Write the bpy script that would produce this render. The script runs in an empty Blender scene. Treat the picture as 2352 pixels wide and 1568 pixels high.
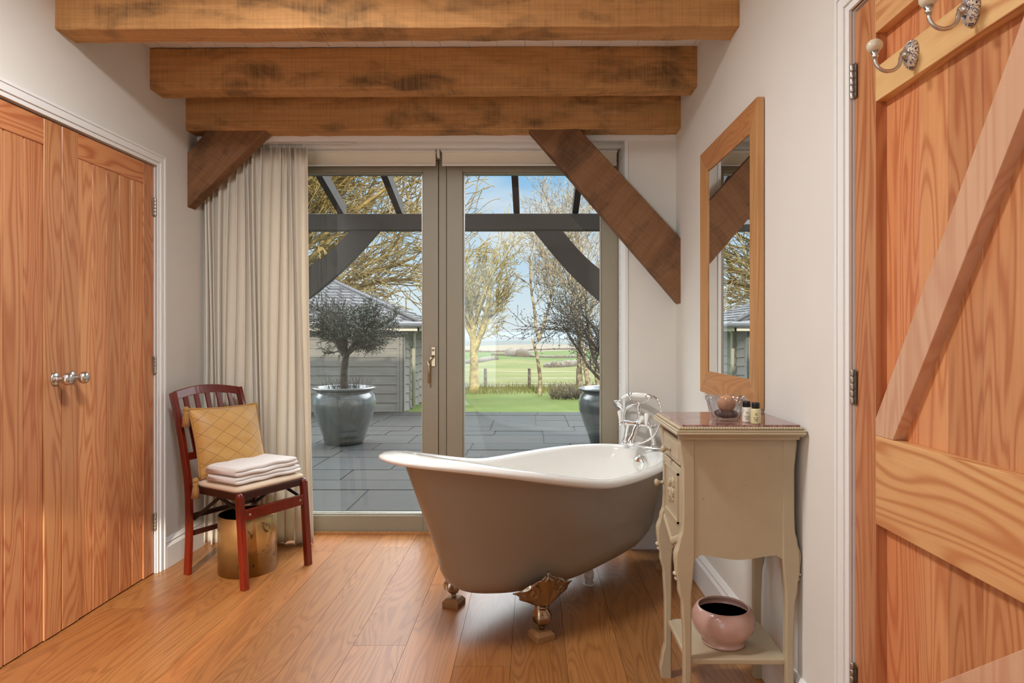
import bpy, bmesh, math, random
from mathutils import Vector, Matrix
R = random.Random
PI = math.pi
col = bpy.context.scene.collection

# ------------------------------------------------------------------ helpers
def L(r, g, b):
    f = lambda c: (c/255/12.92) if c/255 <= 0.04045 else ((c/255+0.055)/1.055)**2.4
    return (f(r), f(g), f(b), 1.0)

class MB:
    def __init__(s):
        s.v = []; s.f = []; s.rn = []; s.sm = []
        s.M = None
    def add(s, vs, fs, rnd=0.5, smooth=False):
        o = len(s.v)
        for p in vs:
            p = Vector(p)
            if s.M is not None: p = s.M @ p
            s.v.append(p)
        for f in fs:
            s.f.append([i+o for i in f]); s.rn.append(rnd); s.sm.append(smooth)
        return s
    def box(s, x0, x1, y0, y1, z0, z1, rnd=0.5):
        if x0 > x1: x0, x1 = x1, x0
        if y0 > y1: y0, y1 = y1, y0
        if z0 > z1: z0, z1 = z1, z0
        vs = [(x, y, z) for z in (z0, z1) for y in (y0, y1) for x in (x0, x1)]
        return s.add(vs, [(0,2,3,1),(4,5,7,6),(0,1,5,4),(2,6,7,3),(0,4,6,2),(1,3,7,5)], rnd)
    def prism(s, pts, axis, a, b, rnd=0.5, smooth=False):
        """pts 2-D polygon in the plane of the other two axes (in x,y,z order); extruded from a to b along axis"""
        def mk(p, t):
            q = list(p); q.insert('xyz'.index(axis), t); return q
        n = len(pts)
        vs = [mk(p, a) for p in pts] + [mk(p, b) for p in pts]
        fs = [tuple(range(n))[::-1], tuple(range(n, 2*n))]
        s.add(vs, fs, rnd, False)
        o = len(s.v)-2*n
        for i in range(n):
            j = (i+1) % n
            s.f.append([o+i, o+j, o+n+j, o+n+i]); s.rn.append(rnd); s.sm.append(smooth)
        return s
    def lathe(s, prof, c=(0,0,0), n=32, rnd=0.5, ax='z', sx=1, sy=1, mod=None):
        vs = []; fs = []
        m = len(prof)
        for k in range(m):
            r, h = prof[k]
            for i in range(n):
                a = 2*PI*i/n
                rr = r*(mod(a, k) if mod else 1)
                x, y = rr*math.cos(a)*sx, rr*math.sin(a)*sy
                if ax == 'z': p = (c[0]+x, c[1]+y, c[2]+h)
                elif ax == 'x': p = (c[0]+h, c[1]+x, c[2]+y)
                else: p = (c[0]+x, c[1]+h, c[2]+y)
                vs.append(p)
        for k in range(m-1):
            for i in range(n):
                j = (i+1) % n
                fs.append((k*n+i, k*n+j, (k+1)*n+j, (k+1)*n+i))
        if prof[0][0] > 1e-5: fs.append(tuple(range(n))[::-1])
        if prof[-1][0] > 1e-5: fs.append(tuple((m-1)*n+i for i in range(n)))
        return s.add(vs, fs, rnd, True)
    def tube(s, pts, r, n=8, rnd=0.5, cap=True):
        pts = [Vector(p) for p in pts]
        m = len(pts)
        rs = r if isinstance(r, (list, tuple)) else [r]*m
        vs = []; fs = []
        up = None
        for k in range(m):
            t = (pts[min(k+1, m-1)]-pts[max(k-1, 0)])
            if t.length < 1e-9: t = Vector((0, 0, 1))
            t.normalize()
            if up is None:
                up = Vector((0, 0, 1)) if abs(t.z) < .9 else Vector((1, 0, 0))
            a = t.cross(up)
            if a.length < 1e-6: a = t.cross(Vector((0.3, 1, 0.2)))
            a.normalize(); b = a.cross(t).normalized(); up = b
            for i in range(n):
                w = 2*PI*i/n
                vs.append(pts[k]+a*(rs[k]*math.cos(w))+b*(rs[k]*math.sin(w)))
        for k in range(m-1):
            for i in range(n):
                j = (i+1) % n
                fs.append((k*n+i, k*n+j, (k+1)*n+j, (k+1)*n+i))
        if cap:
            fs.append(tuple(range(n))[::-1]); fs.append(tuple((m-1)*n+i for i in range(n)))
        return s.add(vs, fs, rnd, True)
    def loft(s, rings, rnd=0.5, smooth=True, cap=True, closed=True):
        n = len(rings[0]); vs = [p for r in rings for p in r]; fs = []
        for k in range(len(rings)-1):
            for i in range(n if closed else n-1):
                j = (i+1) % n
                fs.append((k*n+i, k*n+j, (k+1)*n+j, (k+1)*n+i))
        s.add(vs, fs, rnd, smooth)
        if cap and closed:
            o = len(s.v)-len(vs)
            s.f.append([o+i for i in range(n)][::-1]); s.rn.append(rnd); s.sm.append(smooth)
            q = o+(len(rings)-1)*n
            s.f.append([q+i for i in range(n)]); s.rn.append(rnd); s.sm.append(smooth)
        return s
    def ball(s, c, r, n=16, rnd=0.5, sc=(1,1,1)):
        m = n//2
        vs = []; fs = []
        for k in range(1, m):
            th = PI*k/m
            for i in range(n):
                a = 2*PI*i/n
                vs.append((c[0]+r*sc[0]*math.sin(th)*math.cos(a), c[1]+r*sc[1]*math.sin(th)*math.sin(a), c[2]+r*sc[2]*math.cos(th)))
        vs += [(c[0], c[1], c[2]+r*sc[2]), (c[0], c[1], c[2]-r*sc[2])]
        T = len(vs)-2
        for k in range(m-2):
            for i in range(n):
                j = (i+1) % n
                fs.append((k*n+i, (k+1)*n+i, (k+1)*n+j, k*n+j))
        for i in range(n):
            j = (i+1) % n
            fs.append((T, i, j)); fs.append((T+1, (m-2)*n+j, (m-2)*n+i))
        return s.add(vs, fs, rnd, True)

def wloc(o):
    p = Vector((0, 0, 0))
    while o is not None:
        p += o.location; o = o.parent
    return p
def obj(name, mb, mat, parent=None, bevel=0, loc=None, subd=0, fix=True):
    """links ONE mesh object; vertices are given in world space"""
    off = wloc(parent) if parent else Vector((0, 0, 0))
    l = Vector(loc)-off if loc else Vector((0, 0, 0))
    me = bpy.data.meshes.new(name)
    me.from_pydata([tuple(p-off-l) for p in mb.v], [], mb.f)
    me.polygons.foreach_set('use_smooth', mb.sm)
    at = me.attributes.new('rnd', 'FLOAT', 'FACE'); at.data.foreach_set('value', mb.rn)
    me.validate()
    if fix:
        bm = bmesh.new(); bm.from_mesh(me); bmesh.ops.recalc_face_normals(bm, faces=bm.faces); bm.to_mesh(me); bm.free()
    o = bpy.data.objects.new(name, me); col.objects.link(o)
    o.location = l
    if parent: o.parent = parent
    if mat: me.materials.append(mat)
    if bevel:
        m = o.modifiers.new('b', 'BEVEL'); m.width = bevel; m.segments = 2; m.limit_method = 'ANGLE'; m.angle_limit = .7
    if subd:
        m = o.modifiers.new('s', 'SUBSURF'); m.levels = subd; m.render_levels = subd
    return o
def thing(name, label, cat, loc=(0,0,0), group=None):
    o = bpy.data.objects.new(name, None); col.objects.link(o); o.location = loc; o.empty_display_size = .05
    o['label'] = label; o['category'] = cat
    if group: o['group'] = group
    return o
def tag(o, label, cat, group=None, kind=None):
    o['label'] = label; o['category'] = cat
    if group: o['group'] = group
    if kind: o['kind'] = kind
    return o
def struct(name, mb, mat, label=None, cat=None, **k):
    o = obj(name, mb, mat, **k); o['kind'] = 'structure'
    if label: o['label'] = label
    if cat: o['category'] = cat
    return o

# ------------------------------------------------------------------ materials
class N:
    def __init__(s, name):
        s.m = bpy.data.materials.new(name); s.m.use_nodes = True
        s.t = s.m.node_tree; s.n = s.t.nodes; s.l = s.t.links
        s.b = s.n['Principled BSDF']; s.out = s.n['Material Output']
        s.tc = s.n.new('ShaderNodeTexCoord')
    def new(s, k, **kw):
        q = s.n.new(k)
        for a, v in kw.items(): setattr(q, a, v)
        return q
    def link(s, a, b): s.l.new(a, b)
    def mapping(s, src, scale=(1,1,1), loc=(0,0,0), rot=(0,0,0)):
        q = s.new('ShaderNodeMapping'); s.link(src, q.inputs[0])
        q.inputs['Scale'].default_value = scale; q.inputs['Location'].default_value = loc; q.inputs['Rotation'].default_value = rot
        return q.outputs[0]
    def noise(s, vec, scale, detail=3, rough=.5, dist=0):
        q = s.new('ShaderNodeTexNoise'); s.link(vec, q.inputs['Vector'])
        q.inputs['Scale'].default_value = scale; q.inputs['Detail'].default_value = detail
        q.inputs['Roughness'].default_value = rough; q.inputs['Distortion'].default_value = dist
        return q.outputs[0]
    def math(s, op, a, b=None, c=None, clamp=False):
        q = s.new('ShaderNodeMath', operation=op); q.use_clamp = clamp
        for i, x in enumerate((a, b, c)):
            if x is None: continue
            if isinstance(x, (int, float)): q.inputs[i].default_value = x
            else: s.link(x, q.inputs[i])
        return q.outputs[0]
    def ramp(s, fac, stops):
        q = s.new('ShaderNodeValToRGB'); s.link(fac, q.inputs[0])
        e = q.color_ramp.elements
        while len(e) < len(stops): e.new(.5)
        for i, (p, c) in enumerate(stops):
            e[i].position = p; e[i].color = c if len(c) == 4 else (*c, 1)
        return q.outputs[0]
    def mix(s, fac, a, b, mode='MIX'):
        q = s.new('ShaderNodeMix', data_type='RGBA', blend_type=mode)
        for i, x in ((0, fac), (6, a), (7, b)):
            if isinstance(x, (int, float)): q.inputs[i].default_value = x
            elif isinstance(x, tuple): q.inputs[i].default_value = x
            else: s.link(x, q.inputs[i])
        return q.outputs[2]
    def bump(s, h, strength=.3, dist=.002):
        q = s.new('ShaderNodeBump'); q.inputs['Strength'].default_value = strength; q.inputs['Distance'].default_value = dist
        s.link(h, q.inputs['Height']); s.link(q.outputs[0], s.b.inputs['Normal'])
    def set(s, **k):
        for a, v in k.items():
            key = {'rough': 'Roughness', 'metal': 'Metallic', 'spec': 'Specular IOR Level', 'coat': 'Coat Weight', 'coatr': 'Coat Roughness',
                   'trans': 'Transmission Weight', 'ior': 'IOR', 'sheen': 'Sheen Weight', 'color': 'Base Color', 'sss': 'Subsurface Weight'}[a]
            if hasattr(v, 'links'): s.link(v, s.b.inputs[key])
            else: s.b.inputs[key].default_value = v
        return s

def rndattr(w):
    a = w.new('ShaderNodeAttribute'); a.attribute_name = 'rnd'; return a.outputs['Fac']

def wood(name, axis, light, dark, red=None, ring=9, scale=3.2, stretch=.10, rough=.45, coat=0, vary=.35, fiber=.25, hardring=.5, bump=.15, hue=True):
    w = N(name)
    r = rndattr(w)
    off = w.new('ShaderNodeVectorMath', operation='SCALE'); off.inputs[0].default_value = (13.7, 7.3, 9.1); w.link(r, off.inputs['Scale'])
    add = w.new('ShaderNodeVectorMath', operation='ADD'); w.link(w.tc.outputs['Object'], add.inputs[0]); w.link(off.outputs[0], add.inputs[1])
    sc = [1, 1, 1]; sc['xyz'.index(axis)] = stretch
    v = w.mapping(add.outputs[0], tuple(sc))
    n1 = w.noise(v, scale, 2, .45, .6)
    s = w.math('SINE', w.math('MULTIPLY', n1, ring*2*PI))
    s = w.math('MULTIPLY_ADD', s, .5, .5)
    s = w.math('POWER', s, 2.2)
    sf = [1, 1, 1]; sf['xyz'.index(axis)] = .02
    vf = w.mapping(add.outputs[0], tuple(sf))
    f = w.noise(vf, 160, 2, .6)
    n3 = w.noise(v, scale*.7, 1, .5)
    base = w.mix(w.math('MULTIPLY', s, hardring), light, dark)
    if red: base = w.mix(w.math('MULTIPLY', w.math('SUBTRACT', w.math('MULTIPLY_ADD', n3, 1.2, -.25), 0, clamp=True), .7), base, red)
    ff = w.math('MULTIPLY', w.math('MULTIPLY_ADD', f, 2.2, -.75, clamp=True), fiber)
    base = w.mix(ff, base, dark)
    # per-board tone
    rn = w.math('FRACT', w.math('MULTIPLY', r, 7.77))
    tone = w.math('MULTIPLY_ADD', rn, vary, 1-vary*.5)
    if hue:
        r2 = w.math('FRACT', w.math('MULTIPLY', r, 17.31))
        base = w.mix(1.0, base, w.ramp(r2, [(0, (1, .90, .84)), (.5, (1, 1, 1)), (1, (1, 1.05, 1.02))]), 'MULTIPLY')
    vm = w.new('ShaderNodeVectorMath', operation='SCALE'); w.link(base, vm.inputs[0]); w.link(tone, vm.inputs['Scale'])
    w.link(vm.outputs[0], w.b.inputs['Base Color'])
    w.set(rough=rough, coat=coat, coatr=.25)
    w.bump(w.math('ADD', w.math('MULTIPLY', s, .5), w.math('MULTIPLY', f, .7)), bump, .001)
    return w.m

def beamwood(name, light, mid, dark, ax='x', rot=None):
    w = N(name)
    oi = w.new('ShaderNodeObjectInfo'); off = w.new('ShaderNodeVectorMath', operation='SCALE'); off.inputs[0].default_value = (9.3, 4.1, 6.7)
    w.link(oi.outputs['Random'], off.inputs['Scale']); ad = w.new('ShaderNodeVectorMath', operation='ADD')
    w.link(w.tc.outputs['Object'], ad.inputs[0]); w.link(off.outputs[0], ad.inputs[1]); src = ad.outputs[0]
    if rot: src = w.mapping(src, rot=rot)
    sc = [1, 1, 1]; sc['xyz'.index(ax)] = .12
    v = w.mapping(src, tuple(sc), loc=(3.1, 1.7, 5.3))
    n1 = w.noise(v, 5, 3, .55, .8)
    rings = w.math('MULTIPLY_ADD', w.math('SINE', w.math('MULTIPLY', n1, 34)), .5, .5)
    blot = w.noise(w.mapping(src, (.75, 1, 1.6) if ax == 'x' else (1, 1, 1)), 4.2, 4, .6, .3)
    saw = [.03, .03, .03]; saw['xyz'.index(ax)] = 1
    vs_ = w.mapping(src, tuple(saw))
    sn = w.noise(vs_, 130, 2, .7)
    ln = [1, 1, 1]; ln['xyz'.index(ax)] = .015
    fn = w.noise(w.mapping(src, tuple(ln)), 120, 2, .65)
    wv = w.noise(src, 24, 2, .7)
    base = w.mix(w.math('MULTIPLY', rings, .45), light, mid)
    b = w.ramp(blot, [(.50, (0,0,0)), (.68, (1,1,1))])
    bl = w.math('MULTIPLY', b, w.math('MULTIPLY_ADD', sn, .9, .35, clamp=True))
    base = w.mix(w.math('MULTIPLY', bl, .85, clamp=True), base, dark)
    g = w.math('MULTIPLY_ADD', sn, 2.6, -1.1, clamp=True)
    base = w.mix(w.math('MULTIPLY', w.math('MULTIPLY', g, .5), w.math('MULTIPLY_ADD', wv, 1.6, -.3, clamp=True)), base, dark)
    g2 = w.math('MULTIPLY_ADD', fn, 2.4, -1.0, clamp=True)
    base = w.mix(w.math('MULTIPLY', g2, .3), base, dark)
    kn = w.new('ShaderNodeTexVoronoi'); w.link(w.mapping(src, (1, 1, 1)), kn.inputs['Vector']); kn.inputs['Scale'].default_value = 2.6
    kk = w.ramp(kn.outputs['Distance'], [(.03, (1,1,1)), (.075, (0,0,0))])
    base = w.mix(w.math('MULTIPLY', kk, .55), base, dark)
    w.link(base, w.b.inputs['Base Color']); w.set(rough=.8, spec=.3)
    w.bump(w.math('ADD', sn, fn), .5, .002)
    return w.m

def plain(name, c, rough=.5, metal=0, noise=0, nscale=8, **k):
    w = N(name)
    w.set(rough=rough, metal=metal, **k)
    if noise:
        n = w.noise(w.tc.outputs['Object'], nscale, 4, .6)
        c2 = tuple(x*(1-noise) for x in c[:3])+(1,)
        w.link(w.mix(n, c, c2), w.b.inputs['Base Color'])
    else: w.b.inputs['Base Color'].default_value = c
    return w.m

def glass_mat(name, tint=(.93, .97, .96, 1)):
    w = N(name)
    w.n.remove(w.b)
    tr = w.new('ShaderNodeBsdfTransparent'); tr.inputs[0].default_value = tint
    gl = w.new('ShaderNodeBsdfGlossy'); gl.inputs['Roughness'].default_value = 0.0; gl.inputs[0].default_value = (.9, .95, .95, 1)
    fr = w.new('ShaderNodeFresnel'); fr.inputs[0].default_value = 1.5
    mx = w.new('ShaderNodeMixShader')
    w.link(w.math('MULTIPLY', fr.outputs[0], 1.25, clamp=True), mx.inputs[0]); w.link(tr.outputs[0], mx.inputs[1]); w.link(gl.outputs[0], mx.inputs[2])
    w.link(mx.outputs[0], w.out.inputs[0])
    return w.m

M = {}
def paint(name, c, n=.04, rough=.85, sc=3):
    w = N(name)
    q = w.noise(w.tc.outputs['Object'], sc, 4, .6)
    c2 = tuple(x*(1-n*2) for x in c[:3])+(1,)
    w.link(w.mix(q, c, c2), w.b.inputs['Base Color']); w.set(rough=rough, spec=.25)
    w.bump(w.noise(w.tc.outputs['Object'], 350, 2, .6), .06, .001)
    return w.m
M['wall'] = paint('wall_paint', L(227, 221, 211))
M['trimw'] = paint('trim_paint', L(234, 231, 226), .02, .45)
M['ceil'] = paint('ceiling_paint', L(240, 234, 226), .03, .6)
M['fir_z'] = wood('fir_vertical', 'z', L(214, 152, 100), L(172, 98, 54), L(194, 120, 86), ring=17, scale=6.5, stretch=.11, rough=.36, coat=.2, vary=.30, fiber=.3, hardring=.8)
M['fir_y'] = wood('fir_rail', 'y', L(214, 152, 100), L(170, 96, 54), L(194, 120, 86), ring=17, scale=6.5, stretch=.10, rough=.36, coat=.2, vary=.2, fiber=.3, hardring=.8)
M['pine_y'] = wood('pale_rail', 'y', L(228, 186, 128), L(188, 122, 70), L(206, 144, 98), ring=15, scale=5.5, stretch=.13, rough=.4, coat=.15, vary=.1, fiber=.25, hardring=.85)
M['fir_d'] = wood('fir_brace', 'z', L(222, 176, 142), L(198, 138, 104), L(210, 150, 122), ring=12, scale=6, stretch=.10, rough=.4, coat=.2, vary=.2, fiber=.25, hardring=.6)
M['floor'] = wood('oak_floor', 'y', L(172, 116, 64), L(122, 74, 36), L(148, 90, 46), ring=18, scale=7, stretch=.12, rough=.34, coat=.12, vary=.32, fiber=.4, hardring=.6, bump=.08)
M['oakf'] = wood('oak_mirror_v', 'z', L(200, 146, 92), L(160, 104, 58), None, ring=16, scale=8, stretch=.08, rough=.5, vary=.12, fiber=.35)
M['oakh'] = wood('oak_mirror_h', 'y', L(192, 136, 84), L(150, 98, 54), None, ring=18, scale=8, stretch=.16, rough=.5, vary=.12, fiber=.35)
M['beam'] = beamwood('oak_beam', L(206, 152, 96), L(174, 122, 70), L(74, 60, 42))
M['brace'] = beamwood('oak_brace', L(140, 100, 68), L(120, 82, 52), L(66, 48, 34), 'x', (0, .9, 0))
M['frame'] = plain('frame_taupe', L(152, 143, 122), .45, 0, .05)
M['glass'] = glass_mat('pane_glass')
M['chrome'] = plain('chrome', (.86, .86, .86, 1), .06, 1)
M['nickel'] = plain('brushed_nickel', (.62, .60, .57, 1), .28, 1)
M['steel'] = plain('hinge_steel', (.42, .38, .33, 1), .35, 1)
M['enamel'] = plain('white_enamel', L(242, 239, 232), .12, 0, coat=.6)
M['ceramic'] = plain('white_ceramic', L(244, 240, 232), .1, 0, coat=.5)
M['tub'] = plain('tub_taupe', L(146, 128, 108), .33, 0, .03)
M['foot'] = plain('foot_metal', (.36, .28, .20, 1), .16, 1)
M['footc'] = plain('foot_chrome', (.62, .60, .57, 1), .16, 1)
M['black'] = plain('black_plastic', L(24, 24, 26), .35)
M['blackm'] = plain('black_metal', L(30, 26, 24), .4, .3)
M['cab'] = None
def cabmat():
    w = N('cream_cabinet_paint')
    v = w.tc.outputs['Object']
    n = w.noise(v, 9, 4, .6)
    base = w.mix(n, L(186, 168, 138), L(170, 152, 122))
    chip = w.noise(w.mapping(v, (1, 1, .6)), 70, 3, .7)
    ch = w.ramp(chip, [(.735, (0,0,0)), (.75, (1,1,1))])
    base = w.mix(ch, base, L(86, 50, 32))
    w.link(base, w.b.inputs['Base Color']); w.set(rough=.42)
    w.bump(n, .1, .002)
    return w.m
M['cab'] = cabmat()
def marble():
    w = N('rouge_marble')
    v = w.tc.outputs['Object']
    n = w.noise(v, 26, 6, .65, 1.2)
    base = w.ramp(n, [(.30, L(92, 50, 48)), (.48, L(134, 88, 82)), (.56, L(168, 132, 124)), (.62, L(118, 68, 64)), (.75, L(150, 110, 100))])
    w.link(base, w.b.inputs['Base Color']); w.set(rough=.12, coat=.3)
    return w.m
M['marble'] = marble()
def curtain_m():
    w = N('curtain_linen')
    v = w.tc.outputs['Object']
    n = w.noise(w.mapping(v, (1, 1, .3)), 300, 2, .6)
    w.link(w.mix(w.math('MULTIPLY', n, .3), L(250, 243, 228), L(236, 226, 208)), w.b.inputs['Base Color'])
    w.set(rough=.9, sheen=.2); w.bump(n, .1, .001)
    tl = w.new('ShaderNodeBsdfTranslucent'); tl.inputs[0].default_value = L(236, 222, 198)
    mx = w.new('ShaderNodeMixShader'); mx.inputs[0].default_value = .28
    w.link(w.b.outputs[0], mx.inputs[1]); w.link(tl.outputs[0], mx.inputs[2]); w.link(mx.outputs[0], w.out.inputs[0])
    return w.m
M['curtain'] = curtain_m()
M['blind'] = plain('blind_fabric', L(232, 222, 202), .8)
def cloth(name, c, c2, sc=260, b=.5, sheen=.3):
    w = N(name)
    n = w.noise(w.tc.outputs['Object'], sc, 3, .7)
    w.link(w.mix(n, c, c2), w.b.inputs['Base Color']); w.set(rough=.95, sheen=sheen); w.bump(n, b, .003)
    return w.m
M['towel'] = cloth('towel_terry', L(250, 242, 235), L(226, 214, 206), 420, .8)
M['seat'] = cloth('seat_fabric', L(224, 200, 172), L(206, 182, 154), 500, .2)
def mahog():
    w = N('mahogany_lacquer')
    n = w.noise(w.mapping(w.tc.outputs['Object'], (1, 1, .1)), 60, 3, .6)
    w.link(w.mix(n, L(122, 34, 16), L(78, 18, 10)), w.b.inputs['Base Color']); w.set(rough=.24, coat=.4)
    return w.m
M['mahog'] = mahog()
M['mahogd'] = plain('mahogany_dark', L(58, 22, 14), .35, 0, .3)
def cushion_m():
    w = N('gold_velvet')
    uv = w.new('ShaderNodeAttribute'); uv.attribute_name = 'quv'
    sp = w.new('ShaderNodeSeparateXYZ'); w.link(uv.outputs['Vector'], sp.inputs[0])
    U, V = sp.outputs[0], sp.outputs[1]
    def lines(a, b):
        t = w.math('ADD', w.math('MULTIPLY', U, a), w.math('MULTIPLY', V, b))
        f = w.math('ABSOLUTE', w.math('SUBTRACT', w.math('FRACT', t), .5))
        return w.math('GREATER_THAN', f, .474)
    ln = w.math('MAXIMUM', lines(1.7, 2.3), lines(1.7, -2.3))
    n = w.noise(w.tc.outputs['Object'], 14, 3, .6)
    base = w.mix(n, L(206, 158, 84), L(176, 128, 60))
    base = w.mix(w.math('MULTIPLY', ln, .6), base, L(122, 84, 36))
    w.link(base, w.b.inputs['Base Color']); w.set(rough=.5, sheen=.6)
    w.bump(w.math('SUBTRACT', w.math('MULTIPLY', n, .5), w.math('MULTIPLY', ln, 1)), .5, .004)
    return w.m
M['cushion'] = cushion_m()
M['gold'] = cloth('gold_cord', L(196, 146, 72), L(150, 100, 40), 300, .6)
def brass():
    w = N('aged_brass_leaf')
    v = w.tc.outputs['Object']
    n = w.noise(v, 8, 4, .6, .5)
    base = w.mix(n, (.62, .40, .15, 1), (.36, .22, .09, 1))
    bl = w.ramp(w.noise(w.mapping(v, (1, 1, .6), loc=(.2, .4, .1)), 19, 5, .7, 1.2), [(.565, (0,0,0)), (.585, (1,1,1))])
    sp = w.new('ShaderNodeSeparateXYZ'); w.link(v, sp.inputs[0])
    side = w.math('MULTIPLY', w.math('GREATER_THAN', sp.outputs[0], .01), w.math('MULTIPLY', w.math('GREATER_THAN', sp.outputs[2], .05), w.math('LESS_THAN', sp.outputs[2], .26)))
    base = w.mix(w.math('MULTIPLY', w.math('MULTIPLY', bl, side), .8), base, L(62, 66, 60))
    w.link(base, w.b.inputs['Base Color']); w.set(rough=.3, metal=.75)
    return w.m
M['brass'] = brass()
M['brassb'] = plain('handle_bronze', (.50, .40, .28, 1), .26, 1)
M['pinkpot'] = plain('pink_glaze', L(192, 152, 138), .25, 0, .06, coat=.4)
M['potdark'] = plain('pot_inside', L(84, 56, 40), .4)
M['block'] = wood('oak_block', 'y', L(140, 102, 62), L(100, 66, 38), None, rough=.7, hue=False)
M['pipe'] = plain('white_pipe', L(214, 204, 190), .35)
def bowlglass():
    w = N('bowl_glass'); w.n.remove(w.b)
    tr = w.new('ShaderNodeBsdfTransparent'); tr.inputs[0].default_value = (.91, .92, .935, 1)
    gl = w.new('ShaderNodeBsdfGlossy'); gl.inputs['Roughness'].default_value = .03
    lw = w.new('ShaderNodeLayerWeight'); lw.inputs[0].default_value = .5
    mx = w.new('ShaderNodeMixShader')
    w.link(w.math('MULTIPLY_ADD', w.math('POWER', lw.outputs['Facing'], 1.7), .62, .09), mx.inputs[0]); w.link(tr.outputs[0], mx.inputs[1]); w.link(gl.outputs[0], mx.inputs[2])
    w.link(mx.outputs[0], w.out.inputs[0])
    return w.m
M['cglass'] = bowlglass()
M['liquid'] = plain('pale_gel', L(206, 194, 148), .08, 0, coat=.5)
M['lotion'] = plain('lotion_bottle', L(228, 218, 200), .3)
M['soap'] = plain('tan_soap', L(196, 140, 100), .6, 0, .1)
M['pebble'] = plain('dark_pebble', L(92, 74, 62), .5, 0, .4, 40)
M['mirror'] = plain('mirror_silver', (.92, .93, .93, 1), .0, 1)
def bluewhite():
    w = N('blue_white_china')
    v = w.tc.outputs['Object']
    n = w.noise(v, 95, 3, .6, 1.5)
    m = w.ramp(n, [(.47, (0,0,0)), (.5, (1,1,1)), (.56, (1,1,1)), (.59, (0,0,0))])
    w.link(w.mix(m, L(228, 214, 192), L(28, 36, 92)), w.b.inputs['Base Color']); w.set(rough=.1, coat=.6)
    return w.m
M['china'] = bluewhite()
M['chinaw'] = plain('crackle_china', L(222, 208, 182), .15, 0, .1, coat=.5)
# outside
def stone():
    w = N('patio_slate')
    r = rndattr(w)
    n = w.noise(w.tc.outputs['Object'], 5, 5, .65)
    base = w.mix(n, L(62, 63, 62), L(40, 42, 41))
    base = w.mix(w.math('MULTIPLY', r, .5), base, L(66, 62, 56))
    w.link(base, w.b.inputs['Base Color']); w.set(rough=.8, spec=.2); w.bump(n, .4, .01)
    return w.m
M['stone'] = stone()
M['joint'] = plain('joint', L(26, 27, 26), .9)
M['dkwood'] = plain('pergola_stain', L(50, 40, 34), .7, 0, .35, 6)
def boards_m():
    w = N('grey_weatherboard')
    r = rndattr(w)
    n = w.noise(w.mapping(w.tc.outputs['Object'], (.15, 1, 1)), 22, 4, .6)
    base = w.mix(n, L(140, 136, 128), L(92, 90, 86))
    base = w.mix(w.math('MULTIPLY', r, .3), base, L(112, 104, 92))
    w.link(base, w.b.inputs['Base Color']); w.set(rough=.85)
    return w.m
M['board'] = boards_m()
def slate_m():
    w = N('roof_slate')
    r = rndattr(w)
    n = w.noise(w.tc.outputs['Object'], 6, 3, .6)
    w.link(w.mix(r, L(84, 84, 88), L(52, 52, 56)), w.b.inputs['Base Color']); w.set(rough=.5)
    return w.m
M['slate'] = slate_m()
M['gutter'] = plain('gutter_grey', L(100, 102, 104), .3)
M['fascia'] = plain('fascia_pale', L(190, 184, 166), .6)
def bark(name, a, b, sc=9):
    w = N(name)
    n = w.noise(w.tc.outputs['Object'], sc, 4, .7)
    q = w.ramp(n, [(.38, a), (.62, b)])
    w.link(q, w.b.inputs['Base Color']); w.set(rough=.9)
    return w.m
M['bark_y'] = bark('bark_yellow', L(176, 158, 104), L(120, 104, 66))
M['bark_d'] = bark('bark_dark', L(120, 108, 92), L(64, 56, 48))
M['bark_b'] = bark('bark_birch', L(176, 158, 128), L(84, 70, 56))
M['bark_o'] = bark('bark_olive', L(84, 78, 64), L(44, 40, 34), 20)
M['bark_w'] = bark('bark_willow', L(160, 136, 80), L(100, 80, 46), 2)
M['leaf'] = plain('olive_leaf', L(58, 76, 52), .5, 0, .4, 3)
def potg():
    w = N('glazed_pot')
    v = w.tc.outputs['Object']
    n = w.noise(w.mapping(v, (1, 1, .12)), 14, 4, .7)
    w.link(w.mix(n, L(104, 108, 106), L(52, 56, 54)), w.b.inputs['Base Color']); w.set(rough=.2, coat=.5)
    return w.m
M['bigpot'] = potg()
M['soil'] = plain('soil', L(60, 50, 40), .95, 0, .3, 40)
def grass(name, a, b, c=None, sc=.8):
    w = N(name)
    v = w.tc.outputs['Object']
    n = w.noise(v, sc, 5, .6); n2 = w.noise(v, sc*14, 4, .7)
    base = w.mix(w.ramp(n, [(.35, (0,0,0)), (.65, (1,1,1))]), a, b)
    base = w.mix(w.math('MULTIPLY', n2, .5), base, c or tuple(x*.6 for x in a[:3])+(1,))
    w.link(base, w.b.inputs['Base Color']); w.set(rough=.95, spec=.1)
    return w.m
M['lawn'] = grass('lawn_grass', L(90, 106, 48), L(110, 118, 62), L(64, 80, 34), 1.1)
M['rough'] = grass('rough_grass', L(124, 116, 72), L(98, 102, 54), L(70, 68, 40), 2)

# ------------------------------------------------------------------ room constants
XL, XR = -1.86, .785           # left wall, right wall at y = 3.6
YB, YW = 3.60, 3.88            # back wall face, glazed door face
YR = -2.6                      # rear wall (behind the viewpoint)
ZC = 2.566                     # boarded ceiling
RW = Matrix.Translation((XR, YB, 0)) @ Matrix.Rotation(.012, 4, 'Z') @ Matrix.Translation((-XR, -YB, 0))  # right wall toes out slightly

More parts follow.
